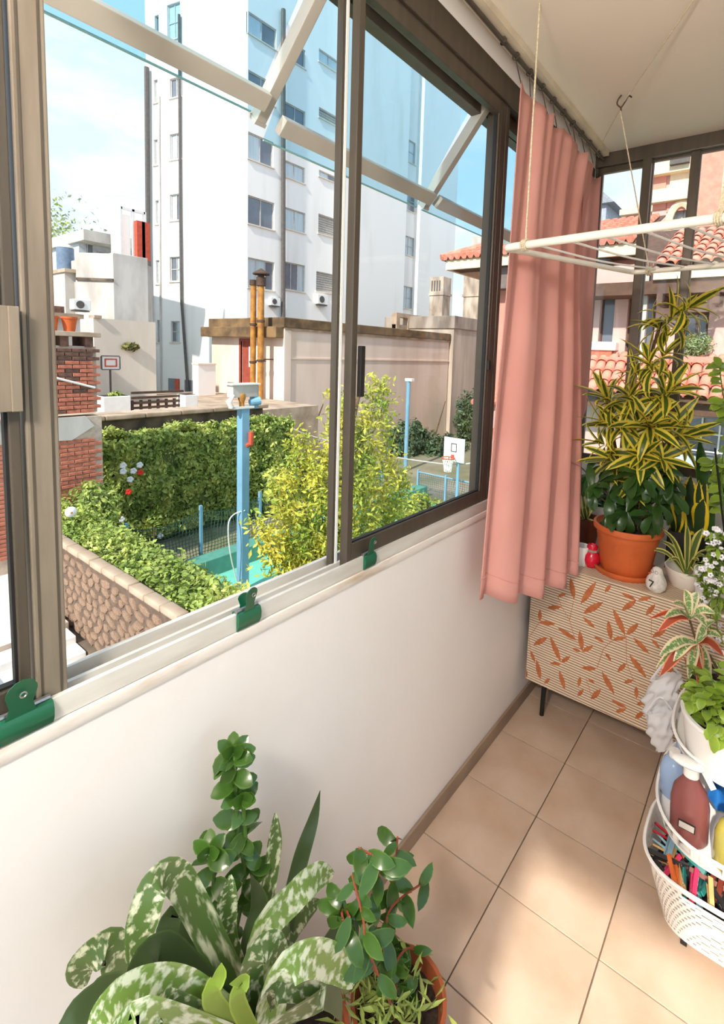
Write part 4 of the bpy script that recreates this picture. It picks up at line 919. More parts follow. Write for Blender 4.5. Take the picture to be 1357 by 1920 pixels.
# ---- curtain rod and curtain
rod = thing('curtain_rod','thin bronze curtain rod fixed under the ceiling','curtain rod',(.045,1.4,2.66))
part(MB().tube([(.045,-1.1,2.662),(.045,2.70,2.662)],.0075,10),'rod',M_bronze,rod,smooth=True)
part(MB().box(.02,.07,-1.1,2.70,2.676,2.6995),'ceiling_batten',mat('cream batten',rgb(214,200,176),.7),rod)
for y in (-.4,1.55,2.60): part(MB().tube([(.045,y,2.69),(.045,y,2.672)],.006,6).lathe((.045,y,2.655),[(.011,0),(.011,.014)],10),'bracket',M_bronze,rod)
M_curt = mat('pink curtain cloth', rgb(236,178,166), .85, col2=rgb(226,165,153), vs=3, sub=.30, bump=.05, bs=300)
cu = thing('curtain','long pink cotton curtain gathered in the window corner','curtain',(.08,2.0,.6))
def cloth(fn, nu, nv, th=.0):
    mb = MB()
    for j in range(nv+1):
        for i in range(nu+1): mb.v.append(tuple(fn(i/nu,j/nv)))
    for j in range(nv):
        for i in range(nu): a=j*(nu+1)+i; mb.f.append((a,a+1,a+nu+2,a+nu+1))
    return mb
CL=[at(972,152,X=.06),at(946,480,X=.07),at(921,740,X=.07),at(887,1118,X=.07)]; CR=[V((.07,2.46,2.565)),at(1074,500,Y=2.38),at(1070,840,Y=2.23),at(1067,1072,Y=2.07)]
CLc,CRc=catmull(CL,12),catmull(CR,12)
def _pl(P,t): t*=len(P)-1; i=min(int(t),len(P)-2); return lerp(P[i],P[i+1],t-i)
def curt(u,v):
    # v: 0 top -> 1 hem ; u: 0 near edge -> 1 far edge
    a,b=_pl(CLc,v),_pl(CRc,v); p=lerp(a,b,u); ch=(b-a); n=V((ch.y,-ch.x,0)).normalized()
    amp=lerp(.010,.030,min(1,v*2.0)); ph=u*2*math.pi*3.7+.8*math.sin(2.2*v)
    off=amp*(1+math.cos(ph))+.009*math.cos(ph*2.3+1+v)*(1-.6*v)
    p=p+n*off*(.35+.65*min(1,u*6))
    p=p+ch.normalized()*.012*math.sin(ph+1)*v
    z=p.z-(.022*abs(math.sin(u*math.pi*6))*(1-v)**6)-(.030*math.sin(math.pi*u)+.010*math.cos(ph))*v**4
    return V((max(p.x,.015),p.y,z))
o = part(cloth(curt,110,44),'cloth',M_curt,cu,smooth=True,fix=False)
sd = o.modifiers.new('thickness','SOLIDIFY'); sd.thickness=.0025
hem = [curt(i/110,.965)+V((.003,0,0)) for i in range(111)]
part(MB().tube(hem,.0022,4),'hem_stitch',mat('curtain seam',rgb(212,142,132),.85),cu)
def flap(u,v):
    y = lerp(2.40,2.655+.02*v,u); zb = lerp(1.14,1.40,u**1.6); x=.052+.014*math.sin(u*7+v)-.01*u
    return V((x,y,lerp(2.575-.03*abs(math.sin(u*6)),zb,v)))
o = part(cloth(flap,30,26),'far_flap',M_curt,cu,smooth=True,fix=False); sd=o.modifiers.new('thickness','SOLIDIFY'); sd.thickness=.0025
for i in range(8):
    u=i/7; p=curt(u,0); p=V((.045,p.y,p.z))
    part(MB().tube([V((.045+.012*math.sin(a),p.y,2.662+.012*math.cos(a))) for a in np.linspace(0,2*math.pi,10,endpoint=False)],.0022,5,close=True).tube([(.045,p.y,2.65),(curt(u,.01).x,p.y,p.z-.01)],.002,5),'curtain_hook',M_bronze,cu)
# ---- green bulldog clips on the track
def bulldog(px,py,ln,label,op=0.0):
    q = at(px,py,X=.004); y=q.y; z=SILL+.030; t=thing('bulldog_clip',label,'clip',(.002,y,z-.02),'green bulldog clips on the window track')
    h=ln/2
    part(MB().prism([(.0015,y-h,z+.008),(.007,y-h,z+.006),(.011,y-h,z-.004),(.010,y-h,z-.018),(.004,y-h,z-.030),(.0015,y-h,z-.030)],(0,ln,0)),'front_jaw',M_clip,t,smooth=30)
    part(MB().box(-.014,-.0085,y-h,y+h,z-.012,z+.008),'back_jaw',M_clip,t,bevel=.001)
    part(MB().tube([(-.003,y-h*.96,z+.010),(-.003,y+h*.96,z+.010)],.0045,8),'spring_rod',M_steel,t)
    for x0,x1,nm in ((.004,.010,'front_lever'),(-.010,-.016,'back_lever')):
        w_=max(ln*.24,.0135); pts=[(y-w_,0),(y-w_*.75,.02),(y-w_,.042)]+[(y-w_*math.cos(a),.042+w_*math.sin(a)*1.1) for a in np.linspace(.25,math.pi-.25,7)]+[(y+w_,.042),(y+w_*.75,.02),(y+w_,0)]
        lean = .014 if nm=='front_lever' else -.010
        if nm=='back_lever': pts=[(p[0],p[1]*.6) for p in pts]
        part(MB().prism([V((x0+lean*p[1]/.06,p[0],z+.004+p[1])) for p in pts],(.0015,0,0)),nm,M_clip,t,smooth=30)
    part(MB().lathe((0,0,0),[(.003,0),(.003,.004)],8).add([],[]),'rivet',M_steel,t) if False else None
    ring=[V((.0215,y+.004*math.cos(a),z+.046+.004*math.sin(a))) for a in np.linspace(0,2*math.pi,10,endpoint=False)]
    part(MB().tube(ring,.0012,5,close=True),'lever_hole',M_steel,t)
bulldog(38,1335,.082,'large dark green bulldog clip at the bottom left corner of the window')
bulldog(466,1140,.056,'dark green bulldog clip below the blue post, middle of the three')
bulldog(693,1042,.046,'dark green bulldog clip at the foot of the centre window post')

# ---- ceiling drying rack, ropes and hook
M_rack = mat('white enamelled tube', rgb(232,226,212), .35, var=.05, vs=8)
nl,nr = V((.105,1.512,2.0)),V((1.02,1.40,2.0)); s_dir = V((.21,.82,.03)); flc,frc = nl+s_dir,nr+s_dir
rk = thing('ceiling_drying_rack','white tubular clothes drying rack hanging from the ceiling on ropes','drying rack',tuple((nl+frc)/2))
def corner_tube(a,b,c): return [a]
fr = catmull([nl+V((.05,-.006,0)),lerp(nl,nr,.5),nr-V((.05,0,0))],2)
path = [nl+V((.045,-.005,0)),lerp(nl,nr,.3),lerp(nl,nr,.7),nr-V((.04,0,0))]
def arc(c,a,b,n=5): 
    return [ (1-t)**2*a+2*t*(1-t)*c+t*t*b for t in np.linspace(0,1,n) ]
u_=(nr-nl).normalized(); v_=s_dir.normalized(); R_=.035
loop = arc(nl,nl+v_*R_,nl+u_*R_)+arc(nr,nr-u_*R_,nr+v_*R_)+arc(frc,frc-v_*R_,frc-u_*R_)+arc(flc,flc+u_*R_,flc-v_*R_)
near = arc(nl,nl+v_*R_,nl+u_*R_)+arc(nr,nr-u_*R_,nr+v_*R_)
part(MB().tube(near,.0125,12),'near_tube',M_rack,rk,smooth=True)
part(MB().tube(arc(flc,flc-v_*R_,flc+u_*R_)+arc(frc,frc-u_*R_,frc-v_*R_),.0105,12),'far_tube',M_rack,rk,smooth=True)
part(MB().tube([nl+v_*R_,flc-v_*R_],.010,10),'side_tube',M_rack,rk,smooth=True); part(MB().tube([nr+v_*R_,frc-v_*R_],.010,10),'side_tube',M_rack,rk,smooth=True)
for k in range(8):
    f=.10+k*.115; a=lerp(nl,nr,f)+V((0,0,.004)); b=lerp(flc,frc,f)+V((0,0,.006)); m_=(a+b)/2-V((0,0,.012))
    part(MB().tube(catmull([a,m_,b],4),.0036,6),'wire',M_white,rk)
    part(MB().tube([b-v_*.006,b+v_*.006],.0118,8),'wire_knot',M_rust if k%2 else M_rack,rk)
def rope(name,label,pts,r=.0028,knot=None):
    t=thing(name,label,'rope',tuple(V(pts[-1])),'ropes of the drying rack'); part(MB().tube(pts,r,6),'strand',M_rope,t)
    if knot:
        for k_ in range(3): 
            c=V(knot)+u_*(.006*(k_-1)); ring=[c+v_*math.cos(a)*.0165+V((0,0,math.sin(a)*.0165)) for a in np.linspace(0,2*math.pi,10,endpoint=False)]
            part(MB().tube(ring,.0032,5,close=True),'knot_turn',M_rope,t)
    return t
f1 = lerp(nl,nr,.085); top1 = at(998,-150,Y=f1.y+.0)
rope('hanging_rope','pale rope holding the near left end of the drying rack',[V((f1.x,f1.y,2.70)),f1+V((0,0,.014))],.0028,f1)
hk = at(1165,178,Z=2.70); bq = lerp(flc,frc,.07)
rope('hanging_rope','thin dark rope from the ceiling hook to the far side of the rack',[V((hk.x,hk.y,2.64)),lerp(V((hk.x,hk.y,2.64)),bq,.5),bq],.0024,bq)
f3 = lerp(nl,nr,.655)
rope('hanging_rope','knotted white rope holding the near right end of the rack',catmull([V((f3.x+.015,f3.y+.02,2.699)),f3+V((.012,.01,.35)),f3+V((.006,0,.12)),f3+V((0,0,.014))],4),.005,f3)
d1,d2,d3 = at(1300,0,Z=2.692),V((hk.x+.012,hk.y,2.672)),at(1117,288,Z=2.66)
rope('pulling_cord','thin cord running diagonally under the ceiling past the hook to the corner',[lerp(d2,d1,2.0),d1,d2,d3],.0022)
chk = thing('ceiling_hook','bent dark wire hook screwed into the ceiling','hook',(hk.x,hk.y,2.69))
part(MB().tube(catmull([(hk.x,hk.y,2.70),(hk.x-.012,hk.y,2.685),(hk.x-.014,hk.y,2.668),(hk.x,hk.y,2.652),(hk.x+.003,hk.y,2.64)],4),.003,6),'shank',M_rust,chk)
part(MB().tube(catmull([(hk.x,hk.y,2.648),(hk.x+.014,hk.y,2.668),(hk.x+.03,hk.y-.01,2.684),(hk.x+.042,hk.y-.01,2.676)],4),.003,6),'hook_arm',M_rust,chk)

# ---- patterned cabinet
CX0,CX1,CY0,CY1,CZ0,CZ1 = .038,.84,2.112,2.60,.168,.742
def ribbed(name, base, line, sc):
    m = mat(name,base,.75,col2=tuple(c*.9 for c in base),vs=10); nt=m.node_tree; b=nt.nodes['Principled BSDF']
    old=b.inputs['Base Color'].links[0].from_socket; tcn=[n for n in nt.nodes if n.type=='TEX_COORD'][0]
    wv=nt.nodes.new('ShaderNodeTexWave'); wv.wave_type='BANDS'; wv.bands_direction='DIAGONAL'; wv.inputs['Scale'].default_value=sc; wv.inputs['Distortion'].default_value=.6; wv.inputs['Detail'].default_value=1
    mpn=nt.nodes.new('ShaderNodeMapping'); mpn.inputs['Scale'].default_value=(.02,1,1); nt.links.new(tcn.outputs['Object'],mpn.inputs[0]); nt.links.new(mpn.outputs[0],wv.inputs['Vector'])
    cr=nt.nodes.new('ShaderNodeValToRGB'); cr.color_ramp.elements[0].position=.22; cr.color_ramp.elements[1].position=.42; nt.links.new(wv.outputs['Fac'],cr.inputs[0])
    mx=nt.nodes.new('ShaderNodeMixRGB'); nt.links.new(cr.outputs[0],mx.inputs[0]); mx.inputs[1].default_value=(*line,1); nt.links.new(old,mx.inputs[2]); nt.links.new(mx.outputs[0],b.inputs['Base Color'])
    bp=nt.nodes.new('ShaderNodeBump'); bp.inputs['Strength'].default_value=.4; bp.inputs['Distance'].default_value=.003; nt.links.new(wv.outputs['Fac'],bp.inputs['Height']); nt.links.new(bp.outputs[0],b.inputs['Normal'])
    return m
M_rib = ribbed('ribbed beige cloth',rgb(226,206,180),rgb(142,114,90),54)
cab = thing('patterned_cabinet','low beige ribbed cabinet with rust coloured leaf print on black legs','cabinet',((CX0+CX1)/2,(CY0+CY1)/2,0))
part(MB().box(CX0,CX1,CY0+.014,CY1,CZ0,CZ1-.012),'body',M_rib,cab,bevel=.004)
dp = part(MB().box(CX0,CX1,CY0,CY0+.014,CZ0,CZ1-.012),'front_panel',M_rib,cab,bevel=.003)
part(MB().box(CX0,CX1,CY0,CY1,CZ1-.012,CZ1),'top',M_rib,cab,bevel=.004)
def pc(x,y): return at(957+x/3.3925,850+y/3.3925,Y=CY0)
LV = [(405,930,380,790),(445,960,545,815),(600,885,640,830),(800,935,700,885),(800,935,705,1000),(810,935,900,910),(325,975,230,985),(300,910,355,890),(150,900,205,872),(460,1020,590,945),(460,1040,540,1115),(180,1075,290,1085),(185,1070,188,990),(420,1190,300,1110),(145,1220,235,1170),(320,1330,250,1160),(155,1330,125,1250),(320,1330,380,1290),(325,1340,250,1335),(455,1260,440,1125),(455,1262,525,1225),(450,1262,390,1240),(640,1190,620,1060),(730,1160,650,985),(735,1155,815,1080),(600,1205,530,1165),(735,1170,650,1185),(780,1170,885,1280),(600,1265,640,1320),(755,1280,865,1430),(735,1335,680,1390),(545,1370,445,1365),(580,1385,660,1535),(190,1440,165,1310),(345,1505,310,1380),(215,1465,250,1430),(430,1485,445,1420),(490,1430,540,1470),(510,1565,575,1500),(425,1545,465,1500),(740,1620,640,1570),(735,1625,665,1645),(800,1560,800,1480),(780,1440,720,1460),(790,1690,850,1640),(800,1600,870,1575),(100,1430,95,1360),(860,1030,920,960),(900,1170,990,1120),(950,1240,895,1180),(1010,1300,1060,1200),(980,1400,1050,1350),(960,1550,1040,1620),(920,1650,1000,1560),(1100,1300,1180,1400),(1120,1500,1200,1450),(1060,1700,1130,1620)]
ST = [[(300,910),(325,975),(375,1060),(410,1180)],[(400,940),(375,1060)],[(118,1170),(180,1080)],[(640,1195),(590,1245),(550,1365)],[(735,1160),(738,1330),(780,1440),(830,1475),(910,1500)],[(480,1430),(520,1560)],[(895,1060),(895,1170)],[(125,1240),(118,1170)],[(700,1180),(640,1195)]]
M_print = mat('rust leaf print',rgb(188,112,66),.8,col2=rgb(166,94,54),vs=60)
for (x0,y0,x1,y1) in LV:
    a,b=pc(x0,y0),pc(x1,y1); d=b-a; n=V((-d.z,0,d.x)).normalized(); Ln=d.length
    if a.z<CZ0+.004 or a.x>CX1-.02: continue
    w_=min(.013,.10*Ln+.003); pts=[a,a+d*.25+n*w_*.75,a+d*.5+n*w_,a+d*.8+n*w_*.6,b,a+d*.8-n*w_*.6,a+d*.5-n*w_,a+d*.25-n*w_*.75]
    pts=[V((min(max(p.x,CX0+.002),CX1-.002),CY0-.0006,min(max(p.z,CZ0+.002),CZ1-.014))) for p in pts]; part(MB().prism(pts,(0,.0008,0)),'printed_leaf',M_print,dp)
for s_ in ST: part(MB().tube([V((pc(*p).x,CY0-.0001,pc(*p).z)) for p in s_],.0011,5),'printed_stem',M_print,dp)
for (x,y,dx) in ((.115,2.155,0),(.70,2.155,0),(.115,2.60,0),(.70,2.60,0)): part(MB().tube([(x,y,CZ0),(x-.004,y-.002,.004)],[.0125,.009],10).lathe((x-.004,y-.002,0),[(0.001,0),(.010,0),(.010,.006)],10),'leg',M_black,cab,smooth=True)

# ---- leaf geometry
def leaf_mesh(name, L_, W_, m, bend=.3, fold=.12, segs=6, shape='lance', th=.0):
    mb=MB(); uvs=[]; 
    prof={'lance':lambda t: math.sin(math.pi*min(1,t*.92+.08))**.75*(1 if t<.98 else .15),'strap':lambda t:(.55+.45*math.sin(math.pi*min(1,t*1.3)/1.0*.5)) if t<.75 else max(.02,(1-t)/.25)**.6,'round':lambda t: max(.04,math.sin(math.pi*(t*.96+.03)))**.6,'obov':lambda t: max(.05,math.sin(math.pi*(t**1.5*.95+.02)))**.7}[shape]
    ang=0; p=V((0,0,0)); pts=[]
    for i in range(segs+1):
        t=i/segs; pts.append((p.copy(),ang,prof(t)*W_/2,t)); ang+=bend/segs*2*(.4+t); p=p+V((0,math.cos(ang),-math.sin(ang)))*(L_/segs)
    for (p,a,w_,t) in pts:
        up=V((0,math.sin(a),math.cos(a)))
        for k,s in enumerate((-1,0,1)): mb.v.append(tuple(p+V((s*w_,0,0))+up*abs(s)*w_*fold*2)); uvs.append((.5+s*.5,t))
    for i in range(segs):
        for k in range(2): a=i*3+k; mb.f.append((a,a+1,a+4,a+3))
    me=mb.mesh(name,m,fix=False,smooth=60); uvl=me.uv_layers.new(name='UVMap')
    for lp in me.loops: uvl.data[lp.index].uv=uvs[lp.vertex_index]
    return me
def put_leaf(me, parent, base, direction, up=(0,0,1), sc=1.0, roll=0.0, name='leaf'):
    y=V(direction).normalized(); x=y.cross(V(up))
    if x.length<1e-3: x=y.orthogonal()
    x.normalize(); z=x.cross(y)
    M0=Matrix(((x.x,y.x,z.x,0),(x.y,y.y,z.y,0),(x.z,y.z,z.z,0),(0,0,0,1)))@Matrix.Rotation(roll,4,'Y')
    return link(name,me,parent,mat4=Matrix.Translation(V(base))@M0@Matrix.Scale(sc,4))
def ribbon(name, parent, pts, width, m, up=(0,0,1), shape='lance', fold=.1, n=5):
    path=catmull(pts,n); N_=len(path); mb=MB(); uvs=[]
    prof={'lance':lambda t: (.35+.65*math.sin(math.pi*min(1,t*1.15)/1.15*1.0)) if t<.6 else max(.03,(math.sin(math.pi*.5*(1-t)/.4)))**.9,'strap':lambda t: 1 if t<.8 else max(.03,(1-t)/.2)**.55}[shape]
    for i,p in enumerate(path):
        t=i/(N_-1); d=(path[min(i+1,N_-1)]-path[max(i-1,0)]).normalized(); s=d.cross(V(up)); s=s.normalized() if s.length>1e-3 else V((1,0,0)); nn=s.cross(d)
        w_=width/2*prof(t)
        for k in (-1,0,1): mb.v.append(tuple(p+s*k*w_+nn*abs(k)*w_*fold*2)); uvs.append((.5+k*.5,t))
    for i in range(N_-1):
        for k in range(2): a=i*3+k; mb.f.append((a,a+1,a+4,a+3))
    o=part(mb,name,m,parent,smooth=60,fix=False); uvl=o.data.uv_layers.new(name='UVMap')
    for lp in o.data.loops: uvl.data[lp.index].uv=uvs[lp.vertex_index]
    return o
ML_song = leafmat('yellow edged leaf',rgb(84,104,36),rgb(236,218,84),margin=.22,rough=.35,sub=.45)
ML_dark = leafmat('dark glossy leaf',rgb(46,78,30),rgb(60,92,36),margin=.42,rough=.3,sub=.15)
ML_snake = leafmat('snake plant leaf',rgb(40,62,30),rgb(232,200,40),margin=.30,rough=.4,sub=.12)
ML_small = leafmat('pale edged leaf',rgb(96,116,56),rgb(226,214,120),margin=.26,rough=.4,sub=.2)
ML_pink = leafmat('tricolour leaf',rgb(112,144,84),rgb(240,206,176),margin=.30,rough=.35,sub=.25,mottled=.25,vein=rgb(214,220,170))
ML_red = leafmat('rust backed leaf',rgb(172,76,48),rgb(232,150,110),margin=.36,rough=.35,sub=.25)
ML_green = leafmat('bright round leaf',rgb(142,170,60),rgb(164,188,74),margin=.4,rough=.35,sub=.3)
ML_zz = leafmat('deep green leaf',rgb(64,98,36),rgb(84,116,44),margin=.42,rough=.22,sub=.15)
ML_vrie = leafmat('banded strap leaf',rgb(84,108,56),rgb(92,116,62),vein=rgb(204,206,174),margin=.46,rough=.25,sub=.15,mottled=.20)
ML_vriew = leafmat('pale banded strap leaf',rgb(112,140,66),rgb(120,148,74),vein=rgb(206,212,184),margin=.42,rough=.22,sub=.15,mottled=.32)
ML_vried = leafmat('dark strap leaf',rgb(62,78,46),rgb(72,92,52),margin=.44,rough=.3,sub=.1)
def pot(name,label,c,prof,m,soil_r,soil_z,cat='pot',n=32,**k):
    t=thing(name,label,cat,c); part(MB().lathe(c,prof,n,**k),'pot_body',m,t,smooth=35)
    if soil_r: part(MB().lathe((c[0],c[1],c[2]+soil_z),[(soil_r,0),(soil_r*.6,.006),(.001,.008)],20,**k),'soil',M_soil,t,smooth=True)
    return t
ZT_ = CZ1
# ---- variegated dracaena in the big terracotta pot
DY = 2.27
rc = at(1178,982,Y=DY); rr_ = (at(1243,982,Y=DY)-at(1113,975,Y=DY)).length/2; px_,py_ = rc.x,DY; zr = rc.z; hp_ = zr-ZT_-.012
dr_ = thing('potted_dracaena','tall yellow edged dracaena in a big terracotta pot on the cabinet','potted plant',(px_,py_,ZT_))
base=(px_,py_,ZT_+.012)
part(MB().lathe((px_,py_,ZT_),[(.001,0),(rr_*.86,0),(rr_*.95,.022),(rr_*.95,.026),(rr_*.90,.026),(rr_*.82,.008),(.001,.008)],36),'saucer',M_terra,dr_,smooth=35)
part(MB().lathe(base,[(.001,0),(rr_*.68,0),(rr_*.74,.02),(rr_*.87,hp_*.70),(rr_*.88,hp_*.715),(rr_*.90,hp_*.86),(rr_*.99,hp_*.88),(rr_*1.0,hp_*.98),(rr_*.985,hp_),(rr_*.93,hp_),(rr_*.90,hp_*.94),(rr_*.86,hp_*.86)],40),'pot_body',M_terra,dr_,smooth=35)
part(MB().lathe((px_,py_,ZT_+.012+hp_*.87),[(rr_*.87,0),(rr_*.5,.008),(.001,.01)],24),'soil',M_soil,dr_,smooth=True)
zs = ZT_+hp_*.87
stm = [[(1200,1000),(1195,900),(1190,800),(1205,720),(1222,660),(1240,600)],[(1170,1000),(1165,900),(1150,820),(1140,750)],[(1210,1000),(1225,900),(1250,830),(1272,822)],[(1190,1000),(1180,850),(1185,760),(1182,740)],[(1205,1000),(1215,880),(1235,780),(1248,735)],[(1195,1000),(1160,900),(1150,865)]]
for s_ in stm:
    P2=[V((px_+random.uniform(-.03,.03),py_+random.uniform(-.02,.03),zs))]+[at(x,y,Y=DY+random.uniform(-.03,.03)) for x,y in s_[1:]]
    part(MB().tube(catmull(P2,4),.0065,7),'stem',M_stem,dr_,smooth=True)
song=[leaf_mesh('leaf',.172,.038,ML_song,b,.16,6,'lance') for b in (.15,.45,.8,1.15)]
ros=[(1262,592,1.0,17,(.6,-.2,.7)),(1295,575,.85,13,(.9,-.3,.5)),(1228,610,.85,10,(-.6,-.2,.5)),(1217,678,.85,14,(-.2,-.3,.8)),(1248,662,.8,13,(.5,-.3,.7)),(1250,735,1.0,18,(.5,-.5,.6)),(1138,745,1.0,18,(-.5,-.4,.7)),(1182,742,.9,16,(0,-.5,.8)),(1165,800,1.0,18,(-.3,-.7,.4)),(1270,820,1.0,17,(.8,-.4,.3)),(1218,800,1.0,17,(.2,-.8,.4)),(1150,862,1.0,17,(-.5,-.6,.2)),(1202,855,1.0,17,(.1,-.8,.1)),(1240,860,.9,13,(.4,-.6,.1)),(1125,830,.8,11,(-.7,-.3,.3)),(1190,900,.9,12,(0,-.7,-.2)),(1255,800,.9,12,(.6,-.3,.5)),(1195,700,.7,10,(-.5,-.3,.6)),(1232,770,.9,12,(.2,-.6,.6)),(1130,790,.85,10,(-.7,-.3,.4))]
for (x,y,s,nl_,ax) in ros:
    c=at(x,y,Y=DY-.03+random.uniform(-.04,.05)); ax=V(ax).normalized(); e1=ax.orthogonal().normalized(); e2=ax.cross(e1)
    for k in range(nl_):
        ga=k*2.399+random.uniform(-.2,.2); f=k/nl_; el=lerp(1.25,-.25,f)+random.uniform(-.15,.15)
        d=ax*math.sin(el)+(e1*math.cos(ga)+e2*math.sin(ga))*math.cos(el); d.z-=.15*f
        put_leaf(song[min(3,int(f*3.2+random.random()))],dr_,c-ax*.05*f,d,up=ax+V((0,0,.4)),sc=s*random.uniform(.75,1.05))
# dark glossy under-planting in the same pot
dk=[leaf_mesh('leaf',.105,.040,ML_dark,b,.14,5,'obov') for b in (.3,.8)]
cl=[(1120,905),(1140,930),(1165,915),(1190,930),(1215,905),(1240,900),(1255,920),(1235,945),(1150,955),(1175,960),(1205,955),(1225,965),(1110,920),(1100,890),(1258,895),(1195,890),(1230,880)]
for (x,y) in cl:
    c=at(x,y,Y=DY-.05+random.uniform(-.09,.07)); ax=V(((x-1180)/90,random.uniform(-1,0),.5)).normalized(); e1=ax.orthogonal().normalized(); e2=ax.cross(e1)
    part(MB().tube([V((px_+random.uniform(-.04,.04),py_,zs)),lerp(V((px_,py_,zs)),c,.6)+V((0,0,.02)),c],.003,5),'stem',M_stem,dr_)
    for k in range(9):
        ga=k*2.399+random.random(); el=random.uniform(-.3,.8); d=ax*math.sin(el)+(e1*math.cos(ga)+e2*math.sin(ga))*math.cos(el); d.z-=.35
        put_leaf(random.choice(dk),dr_,c,d,up=V((0,-.5,1)),sc=random.uniform(.7,1.1))
# ---- red jar, mug, bird, bowl
q=at(1104,1066,Z=ZT_+.0); jc=(q.x,q.y+.03,ZT_); jr=.036
jar=thing('red_jar','small glossy red round jar with grey collar','jar',jc); M_redg=mat('red glaze',rgb(206,20,48),.15,var=.05,spec=.7)
part(MB().lathe(jc,[(.001,0),(jr*.55,0),(jr*.85,.012),(jr*1.0,.034),(jr*.92,.056),(jr*.62,.070),(.001,.071)],24),'body',M_redg,jar,smooth=True)
part(MB().lathe((jc[0],jc[1],jc[2]+.068),[(jr*.60,0),(jr*.66,.004),(jr*.62,.012),(jr*.4,.014)],20),'collar',mat('grey collar',rgb(150,140,128),.6),jar,smooth=True)
part(MB().lathe((jc[0],jc[1],jc[2]+.078),[(jr*.58,0),(jr*.66,.012),(jr*.55,.022),(jr*.30,.024),(jr*.25,.018),(.001,.017)],20),'lid',M_redg,jar,smooth=True)
q=at(1076,1062,Z=ZT_); mc=(q.x+.012,q.y+.05,ZT_); mug=thing('white_mug','white mug with handle half hidden by the curtain','mug',mc)
part(MB().lathe(mc,[(.001,0),(.03,0),(.034,.01),(.036,.085),(.033,.085),(.031,.012),(.001,.010)],22),'body',M_white,mug,smooth=True)
part(MB().tube(catmull([(mc[0]+.033,mc[1]-.006,ZT_+.070),(mc[0]+.055,mc[1]-.012,ZT_+.068),(mc[0]+.060,mc[1]-.013,ZT_+.045),(mc[0]+.050,mc[1]-.011,ZT_+.025),(mc[0]+.033,mc[1]-.006,ZT_+.02)],5),.004,8),'handle',M_white,mug,smooth=True)
q=at(1223,1112,Z=ZT_); bc=V((q.x+.005,q.y+.03,ZT_)); bd=thing('ceramic_bird','small white speckled ceramic bird with a black 7 mark','figurine',tuple(bc)); M_cer=mat('speckled ceramic',rgb(226,220,212),.35,col2=rgb(196,188,180),vs=60)
part(MB().lathe(bc,[(.001,0),(.022,.0),(.036,.014),(.039,.032),(.034,.052),(.024,.070),(.021,.080),(.017,.092),(.008,.099),(.001,.100)],24,sx=1.0,sy=.92),'body',M_cer,bd,smooth=True)
fw=V((-.35,-.93,0)).normalized(); rt_=V((.93,-.35,0))
part(MB().tube([bc+V((0,0,.075))+fw*.014-rt_*.012,bc+V((0,0,.071))+fw*.026-rt_*.022],[.005,.001],8),'beak',M_terra,bd)
for s_ in (-1,1):
    ring=[bc+fw*.0215+rt_*(.0085*s_)+V((0,0,.083))+rt_*math.cos(a)*.0065+V((0,0,math.sin(a)*.006))+fw*-.002*abs(math.cos(a)) for a in np.linspace(0,2*math.pi,10,endpoint=False)]
    part(MB().tube(ring,.001,5,close=True),'eye_ring',mat('grey glaze',rgb(150,142,136),.4),bd)
g0=bc+fw*.0365+V((0,0,.05)); part(MB().bar(g0-rt_*.010,g0+rt_*.010-V((0,0,.001)),.002,.004).bar(g0+rt_*.009,g0-rt_*.003-V((0,0,.026))+fw*.001,.002,.004,up=(1,0,0)),'seven_mark',M_black,bd)
q=at(1283,1108,Z=ZT_); wc=V((q.x-.006,q.y+.055,ZT_)); bo=thing('white_bowl_plant','small yellow edged plant in a white bowl beside the bird','potted plant',tuple(wc))
part(MB().lathe(wc,[(.001,0),(.050,0),(.060,.012),(.078,.062),(.081,.078),(.076,.078),(.071,.06),(.055,.02)],32),'bowl',mat('white glaze',rgb(232,224,212),.3,var=.03),bo,smooth=35)
part(MB().lathe((wc.x,wc.y,ZT_+.028),[(.060,0),(.03,.004),(.001,.006)],20),'soil',mat('red brown soil',rgb(92,48,32),.9,var=.2,vs=60),bo,smooth=True)
bc0=wc+V((.0,.015,.04)); 
for (tx,ty,w_) in ((1212,1028,.024),(1236,1012,.022),(1240,990,.026),(1318,990,.034),(1288,985,.024),(1322,1042,.026),(1310,1052,.024),(1306,1075,.030),(1250,1050,.020),(1330,1030,.02)):
    tp=at(tx,ty,Y=wc.y+random.uniform(-.07,.03)); md=lerp(bc0,tp,.5)+V((0,0,.035)); ribbon('leaf',bo,[bc0,md,tp],w_,ML_small,up=(0,-.6,1))
ribbon('leaf',bo,[wc+V((.0,-.02,.04)),wc+V((-.02,-.045,.055)),wc+V((-.01,-.065,.06)),wc+V((.02,-.07,.05))],.03,ML_small)
part(MB().tube([wc+V((0,0,.03)),bc0+V((0,0,.03))],.008,8),'stem',M_gstem,bo)
